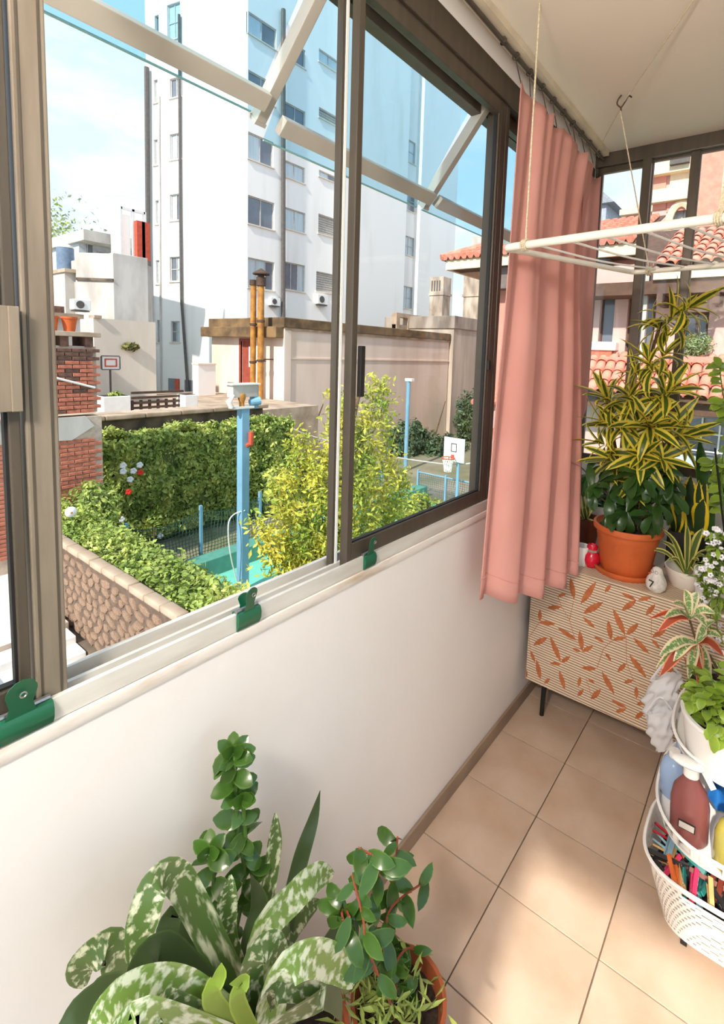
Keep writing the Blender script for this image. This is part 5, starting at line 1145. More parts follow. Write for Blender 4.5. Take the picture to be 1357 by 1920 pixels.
# ---- snake plant
q=V((.665,2.48,ZT_)); sn=thing('snake_plant','broad leaved snake plant with yellow margins in a dark trough','potted plant',tuple(q))
tg=MB().box(.52,.82,2.432,2.442,ZT_,ZT_+.17).box(.52,.82,2.522,2.532,ZT_,ZT_+.17).box(.52,.53,2.442,2.522,ZT_,ZT_+.17).box(.81,.82,2.442,2.522,ZT_,ZT_+.17).box(.53,.81,2.442,2.522,ZT_,ZT_+.01); part(tg,'planter_trough',mat('dark pot',rgb(40,37,36),.5),sn); part(MB().box(.53,.81,2.442,2.522,ZT_+.01,ZT_+.145),'soil',M_soil,sn)
for (bx,by,tx,ty,w_) in ((1290,1030,1294,892,.052),(1300,1030,1318,935,.050),(1262,1030,1275,928,.036),(1255,1030,1252,940,.030),(1278,1030,1266,912,.034),(1310,1030,1322,895,.030),(1285,1030,1280,945,.045),(1312,1020,1310,900,.03),(1330,1030,1311,822,.040)):
    b0=at(bx,by+6,Y=2.48+random.uniform(-.03,.02)); t0=at(tx,ty,Y=2.48+random.uniform(-.03,.02)); b0=V((min(max(b0.x,.54),.80),2.48,ZT_+.14)); w_*=1.45
    ribbon('leaf',sn,[b0,lerp(b0,t0,.33)+V((.004,-.008,0)),lerp(b0,t0,.7)+V((-.003,-.006,0)),t0],w_,ML_snake if ty>830 else ML_dark,up=(.25,1,0),fold=.12)
# ---- brown pot plant by the curtain
q=V((.165,2.44,ZT_)); lpn=thing('brown_pot_plant','small yellow green plant in a brown pot beside the curtain','potted plant',tuple(q))
part(MB().lathe(q,[(.001,0),(.05,0),(.064,.13),(.066,.15),(.060,.15),(.055,.12)],26),'pot_body',mat('brown pot',rgb(92,44,26),.4),lpn,smooth=35); part(MB().lathe(q+V((0,0,.13)),[(.055,0),(.001,.006)],20),'soil',M_soil,lpn)
for (tx,ty,w_) in ((1112,945,.026),(1105,930,.024),(1095,950,.024),(1085,985,.022),(1120,985,.022),(1090,920,.022),(1082,940,.02)):
    t0=at(tx,ty,Y=2.42+random.uniform(-.05,.03)); b0=q+V((random.uniform(-.01,.01),0,.13)); ribbon('leaf',lpn,[b0,lerp(b0,t0,.5)+V((0,-.01,.01)),t0],w_,ML_small,up=(.3,-1,.3))
# ---- climbing plant with stake and white flowered plant at the right
q=V((.77,2.34,ZT_)); vp=thing('climbing_plant','leggy round leaved plant on black stakes at the right edge','potted plant',tuple(q))
part(MB().lathe(q,[(.001,0),(.05,0),(.066,.12),(.068,.14),(.062,.14),(.055,.11)],24),'pot_body',mat('dark pot',rgb(48,44,42),.5),vp,smooth=35); part(MB().lathe(q+V((0,0,.115)),[(.056,0),(.001,.006)],20),'soil',M_soil,vp)
for (x0,x1,yt) in ((1343,1340,840),(1366,1362,900)): part(MB().tube([V((q.x+.02*(x0-1350)/20,q.y,ZT_+.08)),at(x1,yt,Y=2.34)],.004,6),'stake',M_black,vp)
rl_=[leaf_mesh('leaf',.055,.042,ML_green,b,.1,4,'round') for b in (.2,.7)]
for path in ([(1345,1010),(1352,900),(1362,800),(1350,700),(1354,680)],[(1355,1000),(1348,930),(1346,890),(1335,865)],[(1350,1000),(1372,850),(1362,760),(1345,762)],[(1350,980),(1350,930),(1358,880),(1356,860)]):
    P2=[V((q.x,q.y,ZT_+.11))]+[at(x,y,Y=2.40+random.uniform(-.05,.05)) for x,y in path[1:]]; cp=catmull(P2,8); part(MB().tube(cp,.0028,6),'stem',M_gstem,vp)
    for i,p in enumerate(cp[6:]):
        for k_ in range(1): put_leaf(random.choice(rl_),vp,p,(random.uniform(-1,1),random.uniform(-1,.2),random.uniform(-.5,.6)),up=(0,-.6,.8),sc=random.uniform(.7,1.15))
q=V((.715,2.20,ZT_)); wp=thing('white_flower_plant','trailing plant covered with tiny white flowers at the right edge','potted plant',tuple(q))
part(MB().lathe(q,[(.001,0),(.045,0),(.060,.10),(.062,.12),(.056,.12),(.05,.09)],24),'pot_body',M_white,wp,smooth=35); part(MB().lathe(q+V((0,0,.10)),[(.05,0),(.001,.006)],20),'soil',M_soil,wp)
sl_=[leaf_mesh('leaf',.036,.013,ML_green,.4,.1,4,'lance')]
blm=MB()
for k in range(5): a=2*math.pi*k/5; blm.sphere((.005*math.cos(a),.005*math.sin(a),.002),.0042,6,4)
blm=blm.mesh('flower',M_petal,smooth=True)
for (tx,ty) in ((1335,1000),(1345,1030),(1352,1000),(1330,1060),(1340,1080),(1355,1070),(1325,1110),(1340,1125),(1352,1110),(1315,1130),(1330,1150),(1345,1165),(1310,1090),(1350,1140),(1355,1180),(1330,1190),(1345,1210),(1318,1075)):
    t0=at(tx,ty,Y=2.10+random.uniform(-.12,.10)); b0=q+V((0,0,.11)); cp=catmull([b0,lerp(b0,t0,.5)+V((0,-.02,.06)),t0],7); part(MB().tube(cp,.0016,5),'stem',M_gstem,wp)
    for p in cp[5:]:
        for k_ in range(2): put_leaf(sl_[0],wp,p,(random.uniform(-1,1),random.uniform(-1,.4),random.uniform(-.6,.7)),sc=random.uniform(.7,1.3))
    for k_ in range(5): link('flower',blm,wp,mat4=Matrix.Translation(t0+V((random.gauss(0,.014),random.gauss(0,.014)-.01,random.gauss(0,.02))))@Matrix.Rotation(random.uniform(0,6),4,'X')@Matrix.Scale(random.uniform(.8,1.5),4))

# ================================================================== plastic shelf tower and what stands on it
CTX,CTY = .85,1.62
def oval(hx,hy,n=40,p=2.6,cx=CTX,cy=CTY,z=0):
    out=[]
    for k in range(n):
        a=2*math.pi*k/n; c,s=math.cos(a),math.sin(a); out.append(V((cx+hx*math.copysign(abs(c)**(2/p),c),cy+hy*math.copysign(abs(s)**(2/p),s),z)))
    return out
def wall_band(mb,lo,hi,th,slots=None,cx=CTX,cy=CTY):
    """ring wall between two ovals; slots skip quads in the middle rows"""
    n=len(lo[0]); rows=len(lo)
    return mb
M_plast=mat('white plastic',rgb(238,234,228),.35,var=.02)
def tray(t,z0,z1,hx,hy,floor=True,slot=True,cy=CTY):
    mb=MB(); n=60; zs_=[z0,z0+.012,z1-.014,z1]; rows=[oval(hx*(.94+.06*i/3),hy*(.94+.06*i/3),n,cy=cy,z=z) for i,z in enumerate(zs_)]
    for side in (0,1):
        b=len(mb.v)
        for r in rows:
            for p in r: c=V((CTX,cy,p.z)); mb.v.append(tuple(p if side==0 else c+(p-c)*(1-.004/max(hx,.05))))
        for i in range(3):
            for k in range(n):
                if slot and i==1 and k%3!=0: continue
                a=b+i*n+k; c=b+i*n+(k+1)%n; mb.f.append((a,c,c+n,a+n) if side==0 else (a,a+n,c+n,c))
    part(mb,'rim',M_plast,t,smooth=40,fix=False)
    part(MB().tube(oval(hx*1.005,hy*1.005,n,cy=cy,z=z1),.0045,6,close=True),'rim_edge',M_plast,t,smooth=True)
    fl_=oval(hx*.94,hy*.94,n,cy=cy,z=z0); part(MB().prism(fl_,(0,0,.004)),'tray_floor',M_plast,t)
ct=thing('shelf_tower','white plastic tiered shelf tower with oval slotted trays','shelf',(CTX,CTY,0))
tray(ct,.565,.60,.160,.215,cy=CTY+.055); tray(ct,.372,.42,.178,.235); tray(ct,.055,.075,.10,.13,slot=False)
for (sx,sy) in ((-1,1),(1,1),(1,-1)):
    x,y=CTX+sx*.135,CTY+sy*.20
    part(MB().tube([(x,y,.05),(x,y,.60)],.008,8),'upright',M_plast,ct,smooth=True)
for (sx,sy) in ((-1,1),(1,1),(-1,-1),(1,-1)):
    x,y=CTX+sx*.07,CTY+sy*.09; part(MB().tube([(x-.008,y,.020),(x+.008,y,.020)],.020,12).box(x-.012,x+.012,y-.01,y+.01,.03,.056),'castor',M_black,ct,smooth=True)
# bucket plant on the top tray
bq=V((.838,1.560,.569)); bk=thing('bucket_plant','bushy bright round leaved plant in a white plastic bucket','potted plant',tuple(bq))
part(MB().lathe(bq,[(.001,0),(.100,0),(.105,.01),(.122,.12),(.127,.125),(.127,.135),(.118,.135),(.112,.11)],32),'bucket',M_plast,bk,smooth=35)
part(MB().lathe(bq+V((0,0,.108)),[(.110,0),(.001,.01)],20),'soil',M_soil,bk)
bl=[leaf_mesh('leaf',.040,.026,ML_green,b,.1,4,'round') for b in (.2,.6,1.0)]
for k in range(52):
    a=random.uniform(0,2*math.pi); r=random.uniform(.0,.16); tip=bq+V((r*math.cos(a)*.95-.02,r*math.sin(a),.140+random.uniform(.0,.13)-r*.45)); b0=bq+V((r*.4*math.cos(a),r*.4*math.sin(a),.108))
    cp=catmull([b0,lerp(b0,tip,.6)+V((0,0,.03)),tip],3); part(MB().tube(cp,.0017,4),'stem',M_gstem,bk)
    for p in cp[2:]:
        put_leaf(random.choice(bl),bk,p,(math.cos(a)+random.uniform(-.9,.9),math.sin(a)+random.uniform(-.9,.9),random.uniform(-.2,.7)),sc=random.uniform(.7,1.2))
# tricolour plant
tq=V((.80,1.80,.569)); tp_=thing('tricolour_plant','plant with green, cream and rust edged pointed leaves on the tower','potted plant',tuple(tq))
part(MB().lathe(tq,[(.001,0),(.040,0),(.052,.10),(.054,.11),(.048,.11),(.044,.09)],24),'pot_body',mat('grey pot',rgb(160,158,156),.5),tp_,smooth=35); part(MB().lathe(tq+V((0,0,.09)),[(.044,0),(.001,.006)],20),'soil',M_soil,tp_)
hub=at(1306,1205,Y=1.74); hub2=at(1292,1160,Y=1.78)
part(MB().tube(catmull([tq+V((0,0,.09)),lerp(tq+V((0,0,.09)),hub,.6)+V((.01,.01,0)),hub],4),.004,7),'stem',M_stem,tp_); part(MB().tube(catmull([tq+V((0,0,.09)),lerp(tq,hub2,.7),hub2],4),.0035,7),'stem',M_stem,tp_)
for (hx_,tx,ty,w_,m_) in ((0,1236,1228,.036,ML_pink),(0,1236,1268,.034,ML_red),(0,1229,1252,.030,ML_pink),(0,1331,1285,.034,ML_pink),(0,1352,1195,.03,ML_pink),(0,1340,1165,.034,ML_pink),(1,1216,1160,.022,ML_red),(1,1245,1158,.030,ML_pink),(1,1283,1105,.030,ML_pink),(1,1308,1110,.028,ML_pink),(1,1340,1150,.034,ML_pink),(1,1232,1185,.028,ML_red),(0,1290,1275,.03,ML_pink),(0,1262,1240,.03,ML_pink),(1,1330,1180,.03,ML_pink),(1,1262,1130,.026,ML_pink),(0,1310,1290,.028,ML_red),(0,1356,1230,.03,ML_red)):
    h=(hub,hub2)[hx_]; t0=at(tx,ty,Y=h.y+random.uniform(-.08,.03)); ribbon('leaf',tp_,[h,lerp(h,t0,.45)+V((0,0,.022)),t0],w_,m_,up=(.1,-.5,1))
# white bags hanging on the tower
M_bag=mat('white plastic bag',rgb(238,238,240),.4,var=.04,sub=.35)
def bag(label,pts_top,pts_bot,name='plastic_bag'):
    a0,a1=[V(p) for p in pts_top]; b0,b1=[V(p) for p in pts_bot]; t=thing(name,label,'bag',tuple((b0+b1)/2),'white bags on the shelf tower')
    def fn(u,v):
        ang=u*2*math.pi; c=lerp(lerp(a0,a1,.5),lerp(b0,b1,.5),v); w_=lerp((a1-a0).length,(b1-b0).length,v)/2*(1+.25*math.sin(v*math.pi)); dr=(lerp(a1-a0,b1-b0,v)).normalized(); up=V((0,0,1)); ot=dr.cross(up).normalized()
        wr=1+.16*math.sin(ang*3+v*9)+.10*math.sin(ang*7-v*14)+.08*math.sin(v*23+ang)
        return c+dr*w_*math.cos(ang)*wr+ot*w_*.45*math.sin(ang)*wr
    part(cloth(fn,36,22),'bag_skin',M_bag,t,smooth=70,fix=False)
    m=lerp(a0,a1,.5); part(MB().tube(catmull([a0,m+V((0,0,.05)),a1],4),.004,5),'bag_handle',M_bag,t)
bag('crumpled white plastic bag hanging on the left side of the tower',(at(1222,1272,Y=1.90),at(1272,1262,Y=1.90)),(at(1210,1345,Y=1.90),at(1262,1335,Y=1.90)))
bag('lower white plastic bag with folds hanging below the first bag',(at(1212,1335,Y=1.86),at(1258,1330,Y=1.86)),(at(1230,1408,Y=1.86),at(1256,1404,Y=1.86)))
# bottles in the middle tray
def bottle(name,label,c,prof,m,capprof,capm,tilt=(0,0),extra=None,sx=1,sy=1):
    t=thing(name,label,'bottle',c); Rm=Matrix.Rotation(tilt[0],4,'X')@Matrix.Rotation(tilt[1],4,'Y'); c=V(c)
    def tr(mb): mb.v=[tuple(c+Rm@(V(v)-c)) for v in mb.v]; return mb
    part(tr(MB().lathe(c,prof,26,sx=sx,sy=sy)),'body',m,t,smooth=45); part(tr(MB().lathe(c,capprof,20)),'cap',capm,t,smooth=35)
    if extra: part(tr(extra(c)),'bottle_label',M_white,t)
    return t
M_pb=mat('mauve plastic',rgb(132,76,72),.3,var=.08); M_lb=mat('pale blue plastic',rgb(168,192,226),.25,var=.05,sub=.2); M_yb=mat('yellow green liquid',rgb(176,156,52),.2,col2=rgb(150,146,84),vs=8)
b1=V((.768,1.468,.376))
bt=bottle('mauve_bottle','mauve plastic bottle with white spray head',tuple(b1),[(.001,0),(.040,0),(.046,.01),(.047,.10),(.040,.135),(.020,.165),(.017,.18),(.001,.181)],M_pb,[(.019,.172),(.019,.20),(.001,.201)],M_plast,(-.06,-.05),sy=.8)
part(MB().obox(b1+V((-.004,-.046,.068)),(.020,0,0),(0,.001,0),(0,0,.011)),'bottle_label',M_black,bt); part(MB().obox(b1+V((-.004,-.0475,.068)),(.0175,0,0),(0,.001,0),(0,0,.008)),'bottle_label',mat('label grey',rgb(190,180,170),.6),bt)
hd=b1+V((-.005,.012,.205)); part(MB().sphere(hd+V((-.012,-.004,.0)),1,16,8,(.042,.022,.011)).bar(hd+V((.02,0,-.002)),hd+V((.05,-.022,-.03)),.012,.008),'spray_head',M_plast,bt,smooth=40)
bottle('blue_bottle','pale blue plastic bottle behind the mauve one',(.712,1.60,.376),[(.001,0),(.034,0),(.038,.01),(.038,.075),(.03,.10),(.015,.115),(.001,.116)],M_lb,[(.015,.11),(.015,.135),(.001,.136)],M_plast,(0,-.05))
bottle('yellow_bottle','bottle of yellow liquid with white cap at the right edge',(.862,1.445,.376),[(.001,0),(.034,0),(.038,.008),(.038,.085),(.030,.112),(.016,.13),(.001,.131)],M_yb,[(.019,.125),(.019,.158),(.012,.16),(.012,.152),(.001,.15)],M_plast,(0,0))
bottle('small_red_bottle','tiny bottle with red cap at the back of the tower',(.715,1.72,.376),[(.001,0),(.018,0),(.02,.11),(.012,.13),(.001,.131)],M_lb,[(.014,.13),(.014,.165),(.001,.166)],M_redg)
clb=thing('blue_cloth','crumpled deep blue cloth behind the bottles','cloth',(.86,1.62,.352))
part(cloth(lambda u,v: V((.79+.15*u+.01*math.sin(v*9),1.56+.10*v+.02*math.sin(u*9+v*4),.36+.13*math.sin(math.pi*(.15+.7*v))*(.7+.3*math.sin(u*5+1))+.012*math.sin(u*23+v*7))),40,24),'folded_cloth',mat('blue cloth',rgb(18,92,158),.8,var=.15,vs=20),clb,smooth=70,fix=False)
# dark bag behind the tower
dkb=thing('dark_bag','black bag hanging behind the tower beside the cabinet','bag',(.70,1.93,.30))
part(cloth(lambda u,v:V((.715+.022*math.cos(u*2*math.pi)*(1+.2*math.sin(v*9)),1.95+.03*math.sin(u*2*math.pi)*(1+.2*math.sin(v*7+1)),lerp(.585,.24,v))),20,14),'bag_skin',M_black,dkb,smooth=70,fix=False); part(MB().tube(catmull([(.735,1.95,.58),(.75,1.91,.606),(.76,1.86,.603)],4),.004,5),'bag_handle',M_black,dkb)
# ---- perforated peg basket
BX,BY=.842,1.545; Z0,Z1=.078,.30
pb=thing('peg_basket','white perforated plastic basket full of clothes pegs','basket',(BX,BY,Z0))
def bov(f,off=0.0,n=72): 
    hx,hy=lerp(.125,.182,f)-off,lerp(.105,.165,f)-off; return oval(hx,hy,n,3.2,BX,lerp(BY+.02,BY,f),lerp(Z0,Z1,f))
hn=[(40+k) for k in range(0)]
mb=MB(); n=128; R=30
for side,off in ((0,0),(1,.003)):
    b=len(mb.v)
    for i in range(R+1):
        for p in bov(i/R,off,n): mb.v.append(tuple(p))
    for i in range(R):
        for k in range(n):
            hole=(2<=i<=R-3 and (i%2==0) and ((k+(i//2))%2==0) and (k*7+i*13)%11!=0)
            ang=2*math.pi*(k+.5)/n; grip=(R-6<i<R-2 and (1.42<ang/math.pi<1.60))
            if hole or grip: continue
            a=b+i*n+k; c=b+i*n+(k+1)%n; mb.f.append((a,c,c+n,a+n) if side==0 else (a,a+n,c+n,c))
part(mb,'basket_wall',M_plast,pb,smooth=50,fix=False)
part(MB().tube(bov(1,0,64),.005,6,close=True),'basket_rim',M_plast,pb,smooth=True); part(MB().prism(bov(0,0,48),(0,0,.004)),'basket_floor',M_plast,pb)
gp=bov(.865,-.001,96); part(MB().tube([p for k,p in enumerate(gp) if 1.40<2*k/96<1.62],.003,6),'grip_edge',M_plast,pb)
gp=bov(.80,-.001,96); part(MB().tube([p for k,p in enumerate(gp) if 1.40<2*k/96<1.62],.003,6),'grip_edge',M_plast,pb)
# pegs
pegcols={'wooden':rgb(226,182,120),'orange':rgb(232,120,60),'pink':rgb(226,60,104),'teal':rgb(44,128,122),'yellow':rgb(234,200,96),'pale blue':rgb(150,190,206),'dark':rgb(40,38,40),'red':rgb(190,30,44),'rust brown':rgb(120,52,36)}
peg_me={}
for nm,c in pegcols.items():
    m=mat('peg '+nm,c,.5,var=.08,vs=30)
    for nn,sg in (('a',1),('b',-1)):
        mb=MB(); pts=[(0,.0015*sg),(.010,.0018*sg),(.016,.0035*sg),(.022,.0018*sg),(.040,.003*sg),(.072,.0075*sg),(.072,.0115*sg),(.04,.0085*sg),(.016,.008*sg),(.0,.005*sg)]
        mb.prism([V((-.005,p[0]-.036,p[1])) for p in pts],(.010,0,0)); peg_me[nm,nn]=mb.mesh('peg_leg',m)
spring=MB().tube([V((-.006+.012*k/16,-.036+.020+.0035*math.cos(k*1.2),.0035*math.sin(k*1.2))) for k in range(17)],.0008,4).mesh('spring',M_steel)
pegs=[('wooden',1243,1598,.9),('wooden',1236,1610,1.3),('wooden',1260,1605,-.6),('pale blue',1255,1588,-.6),('orange',1278,1606,-.7),('pink',1256,1624,-.9),('wooden',1272,1642,-.05),('teal',1295,1612,.6),('yellow',1340,1660,-.65),('teal',1318,1660,-.6),('pink',1300,1660,-.5),('orange',1262,1650,-.2),('pale blue',1308,1672,-.3),('teal',1278,1660,-.3),('red',1240,1562,1.2),('dark',1228,1600,1.1),('dark',1290,1638,.3),('dark',1312,1640,.8),('rust brown',1338,1640,-.7),('rust brown',1350,1665,-.6),('teal',1290,1630,-1.0),('dark',1262,1618,1.4),('dark',1330,1625,.2),('wooden',1330,1690,-.4),('dark',1248,1640,.4),('pale blue',1232,1578,.6),('rust brown',1325,1648,.9),('dark',1345,1690,.1)]
posn={'a':'left','b':'right'}; seen={}
M_dkin=None
part(MB().prism([V((p.x,p.y,.205)) for p in oval(.150,.130,40,3.0,BX,BY+.01)],(0,0,.005)),'peg_base',mat('dark peg base',rgb(40,36,36),.9),pb)  # dark flat disc inside the basket, under the pegs
def peg_label(nm,x,k):
    row=sorted((p[1],i) for i,p in enumerate(pegs) if p[0]==nm); i=[r[1] for r in row].index(k); n=len(row)
    w_=['leftmost','second from left','third from left','fourth from left','fifth from left','sixth from left','seventh from left'][i] if i<n-1 else 'rightmost'
    return ('only %s clothes peg in the perforated basket'%nm) if n==1 else '%s clothes peg in the perforated basket, %s of the %s ones'%(nm,w_,nm)
for k,(nm,x,y,rz) in enumerate(pegs):
    zz=.236+.012*(k%4); c=at(x,y,Z=zz); c.x=min(max(c.x,BX-.13),BX+.14); c.y=min(max(c.y,BY-.10),BY+.12)
    seen[nm]=seen.get(nm,0)+1; T=Matrix.Translation(c)@Matrix.Rotation(rz+.55,4,'Z')@Matrix.Rotation(random.uniform(-.35,.35),4,'X')@Matrix.Rotation(random.uniform(-1.0,1.0),4,'Y')@Matrix.Scale(1.12,4)
    t=bpy.data.objects.new('clothes_peg',None); COL.objects.link(t); t.matrix_world=T; t.empty_display_size=.02; tag(t,peg_label(nm,x,k),'clothes peg','%s clothes pegs in the basket'%nm)
    for nn in 'ab':
        o=bpy.data.objects.new('peg_leg',peg_me[nm,nn]); COL.objects.link(o); o.parent=t
    o=bpy.data.objects.new('spring',spring); COL.objects.link(o); o.parent=t

# ================================================================== floor plants in the lower left
M_tp=mat('dark terracotta',rgb(164,84,48),.6,var=.12,vs=8)
f1=V((.165,.60,0)); ps=thing('strap_leaf_plant','arching pale banded strap leaf plant in a clay pot under the window','potted plant',tuple(f1))
part(MB().lathe(f1,[(.001,0),(.085,0),(.115,.20),(.125,.205),(.128,.235),(.118,.235),(.105,.20)],32),'pot_body',M_tp,ps,smooth=35); part(MB().lathe(f1+V((0,0,.205)),[(.108,0),(.001,.008)],20),'soil',M_soil,ps)
core=f1+V((0,-.02,.22))
LF=[([(430,1880,.17),(365,1700,.15),(322,1640,.15),(286,1665,.16),(263,1745,.17),(252,1835,.18)],.062,ML_vrie),
([(420,1925,.22),(385,1880,.24),(325,1848,.25),(262,1852,.25),(205,1888,.25),(165,1935,.25)],.066,ML_vriew),
([(330,1930,.14),(250,1850,.12),(215,1775,.11),(180,1785,.10),(152,1815,.09),(158,1850,.09)],.060,ML_vrie),
([(505,1880,.18),(535,1740,.15),(560,1620,.13),(585,1540,.12),(600,1482,.12)],.050,ML_vried),
([(480,1880,.16),(495,1740,.12),(512,1600,.10),(516,1524,.10)],.044,ML_vrie),
([(430,1880,.20),(490,1760,.20),(550,1680,.20),(590,1645,.20),(625,1640,.20)],.072,ML_vriew),
([(470,1925,.24),(520,1840,.26),(575,1795,.28),(625,1805,.28),(662,1850,.28)],.075,ML_vriew),
([(400,1890,.14),(330,1790,.10),(320,1720,.08),(335,1720,.08)],.055,ML_vried),
([(440,1900,.17),(430,1780,.14),(425,1700,.13),(432,1640,.12)],.050,ML_vrie),
([(380,1930,.22),(250,1870,.22),(165,1880,.22),(105,1930,.22)],.062,ML_vried),
([(520,1900,.20),(600,1800,.20),(650,1730,.20),(655,1790,.22),(660,1830,.23)],.060,ML_vried),
([(430,1930,.24),(400,1880,.26),(410,1830,.27),(415,1805,.27)],.036,ML_green),
([(440,1930,.24),(445,1880,.27),(455,1840,.28),(430,1845,.28)],.034,ML_green),
([(460,1930,.22),(500,1870,.25),(545,1850,.27),(600,1870,.28),(500,1925,.30)],.05,ML_vrie),
([(430,1920,.18),(380,1840,.15),(350,1760,.12),(345,1700,.10)],.045,ML_vried),
([(480,1910,.2),(520,1800,.17),(560,1720,.15),(600,1690,.15)],.06,ML_vrie),
([(450,1900,.17),(470,1790,.15),(485,1700,.13),(470,1640,.12)],.06,ML_vried),
([(420,1900,.20),(340,1800,.20),(290,1780,.20),(255,1830,.20),(240,1900,.2)],.055,ML_vried),
([(500,1920,.22),(560,1850,.24),(620,1870,.26),(640,1915,.27)],.06,ML_vried),
([(440,1910,.22),(470,1820,.23),(505,1770,.24),(540,1800,.25)],.055,ML_vrie),
([(400,1920,.24),(340,1890,.26),(300,1890,.27),(280,1930,.28)],.045,ML_vrie),
([(380,1930,.25),(300,1905,.28),(240,1915,.28),(200,1940,.28)],.05,ML_vriew)]
for (pts,w_,m_) in LF:
    P2=[at(x,y,X=X_) for x,y,X_ in pts]; P2[0]=lerp(P2[0],core,.55); ribbon('leaf',ps,[core]+P2 if (P2[0]-core).length>.05 else P2,w_*.74,m_,up=(1,-.35,.55),shape='strap' if m_ in (ML_vrie,ML_vriew) else 'lance',fold=.10)
f2=V((.075,.42,0)); zz=thing('round_leaf_stem_plant','upright dark green plant with pairs of round glossy leaves','potted plant',tuple(f2))
part(MB().lathe(f2,[(.001,0),(.05,0),(.065,.15),(.07,.16),(.062,.16),(.058,.13)],28),'pot_body',M_tp,zz,smooth=35); part(MB().lathe(f2+V((0,0,.14)),[(.058,0),(.001,.006)],20),'soil',M_soil,zz)
zl=[leaf_mesh('leaf',.046,.031,ML_zz,b,.12,5,'round') for b in (.1,.4,.8)]
for path,nn in (([(455,1850),(452,1700),(445,1560),(440,1450),(437,1412)],26),([(455,1850),(470,1720),(462,1600),(455,1500)],16),([(440,1850),(415,1740),(400,1650),(392,1600)],12)):
    P2=[f2+V((0,0,.14))]+[at(x,y,X=.075+random.uniform(0,.02)) for x,y in path[1:]]; cp=catmull(P2,max(3,nn//5)); part(MB().tube(cp,.004,7),'stem',M_gstem,zz)
    for i,p in enumerate(cp[max(3,len(cp)//6):]):
        a=i*2.1; put_leaf(random.choice(zl),zz,p,(math.cos(a)*.9+.15,math.sin(a)*1.0,random.uniform(-.2,.8)),up=(random.uniform(-.3,.9),random.uniform(-.8,.2),.7),sc=random.uniform(.75,1.15))
        a+=math.pi*.9; put_leaf(random.choice(zl),zz,p,(math.cos(a)*.9+.15,math.sin(a)*1.0,.15),up=(.9,-.5,.5),sc=random.uniform(.7,1.1))
    for k in range(5): a=k*1.26; put_leaf(zl[0],zz,cp[-1],(math.cos(a),math.sin(a),.8),up=(.5,-.5,.5),sc=.8)
f3=V((.30,.80,0)); tv=thing('trailing_vine_plant','red stemmed trailing vine with oval leaves in a clay pot','potted plant',tuple(f3))
part(MB().lathe(f3,[(.001,0),(.07,0),(.095,.19),(.105,.195),(.107,.225),(.098,.225),(.088,.19)],30),'pot_body',M_tp,tv,smooth=35); part(MB().lathe(f3+V((0,0,.195)),[(.09,0),(.001,.008)],20),'soil',M_soil,tv)
M_rstem=mat('red stem',rgb(150,70,48),.6); vl=[leaf_mesh('leaf',.060,.027,ML_zz,b,.12,5,'lance') for b in (.2,.7)]
for path in ([(690,1850),(700,1700),(712,1620),(672,1590)],[(700,1860),(730,1720),(742,1620),(745,1570)],[(720,1870),(745,1800),(775,1780),(810,1835)],[(715,1870),(735,1810),(745,1860),(762,1920)],[(720,1880),(760,1850),(780,1870),(790,1890)],[(700,1850),(725,1760),(735,1700),(800,1650)],[(690,1860),(650,1740),(645,1700),(655,1720)],[(700,1880),(730,1870),(735,1900),(740,1935)],[(700,1870),(690,1780),(680,1720),(660,1640)]):
    P2=[f3+V((random.uniform(-.04,.02),random.uniform(-.04,.02),.20))]+[at(x,y,X=.27+random.uniform(-.03,.05)) for x,y in path[1:]]; cp=catmull(P2,5); part(MB().tube(cp,.0025,6),'stem',M_rstem,tv)
    for i,p in enumerate(cp[3:]):
        put_leaf(random.choice(vl),tv,p,(random.uniform(-.6,1),random.uniform(-1,.5),random.uniform(-.8,.4)),up=(.6,-.6,.6),sc=random.uniform(.7,1.15))
mo=[]; no=[]
for k in range(260): mo.append(f3+V((random.gauss(-.02,.05),random.gauss(-.03,.05),.215+abs(random.gauss(0,.03))))); no.append((.3,-.3,1))
leaf_cloud('moss',mo,no,.045,.18,M_leafh,tv,jit=1.0)

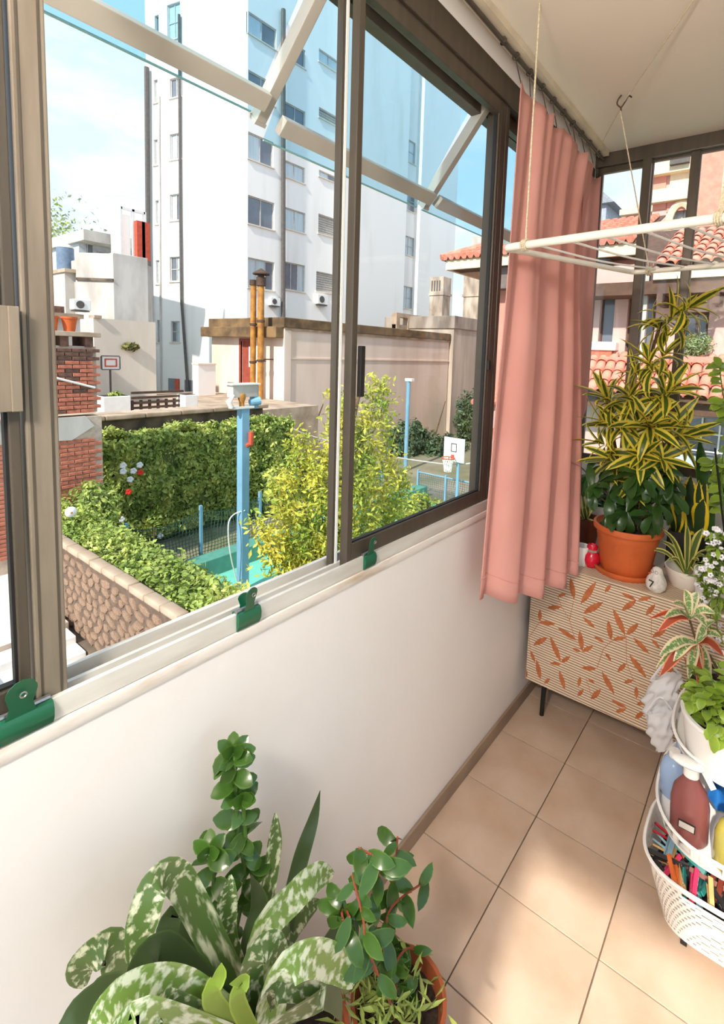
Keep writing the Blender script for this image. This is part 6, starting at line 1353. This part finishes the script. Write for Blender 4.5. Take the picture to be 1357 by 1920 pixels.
# ================================================================== last small things
fs=at(133,960,X=-8.2); fb=at(140,1005,X=-8.2); ft=thing('tall_white_flower','single white round flower on a grey stem above the rubble wall','flower',tuple(fb-V((0,0,.3))))
part(MB().tube([fb-V((0,0,.3)),fb,fs],.014,6),'stem',M_gstem,ft); part(MB().sphere(fs,1,14,8,(.05,.09,.09)),'bloom',M_petal,ft,smooth=True); part(MB().sphere(fs+V((.045,-.01,0)),.018,8,6),'flower_centre',M_ochre,ft)
g0,g1=at(289,988,X=-6.6),at(287,1115,X=-6.6); tag(MB().tube([g1,g0],.012,6).build('garden_stake',M_rust),'thin grey metal stake rising from the ground cover strip','stake')
q=at(245,650,X=-18.9); blob_shrub('wall_weed','dry weed tuft growing out of the cream yard wall',(q.x,q.y,q.z),(.12,.30,.14),160,.16,mat('dry weed',rgb(130,124,72),.8,island=.3))
a,b=at(372,764,X=-18.2),at(404,684,X=-18.2); wy=thing('white_yard_wall','short white wall left of the tan annex','wall',(-18.4,(a.y+b.y)/2,ZC)); part(MB().box(-18.6,-18.2,a.y,b.y,ZC,b.z),'wall_panel',M_facadeW,wy); part(MB().box(-18.65,-18.15,a.y-.03,b.y,b.z,b.z+.06),'coping',M_cream,wy)
aircon(434,748,tL,'white air conditioner at the foot of the tan annex beside the blue post',.62)
c0,c1=at(889,806,Y=17.2),at(904,880,Y=17.2); tpz=at(895,800,Y=17.2).z; tpl=thing('tiled_pillar','brick gate pillar with small clay tile cap behind the backboard','pillar',((c0.x+c1.x)/2,17.4,ZC))
part(MB().box(c0.x,c1.x+.6,17.2,17.9,ZC,tpz),'pillar',M_pink,tpl); part(MB().box(c0.x-.06,c1.x+.66,17.14,17.96,tpz-.35,tpz),'brick_band',M_brick,tpl)
for k in range(5): x=c0.x-.05+k*.2; part(MB().tube([(x,17.05,tpz+.95),(x+.12,18.0,tpz+1.25)],[.11,.09],7),'cap_tile',M_roof,tpl)
part(MB().box(c0.x+.15,c1.x+.5,17.3,17.8,tpz,tpz+.98),'cap_post',M_pink,tpl)
structure('lower_path', MB().box(-4.92,-1.0,1.605,YW-.13,ZC-.02,ZC+.03), M_coping, 'paved path at the foot of the white steps', 'path')
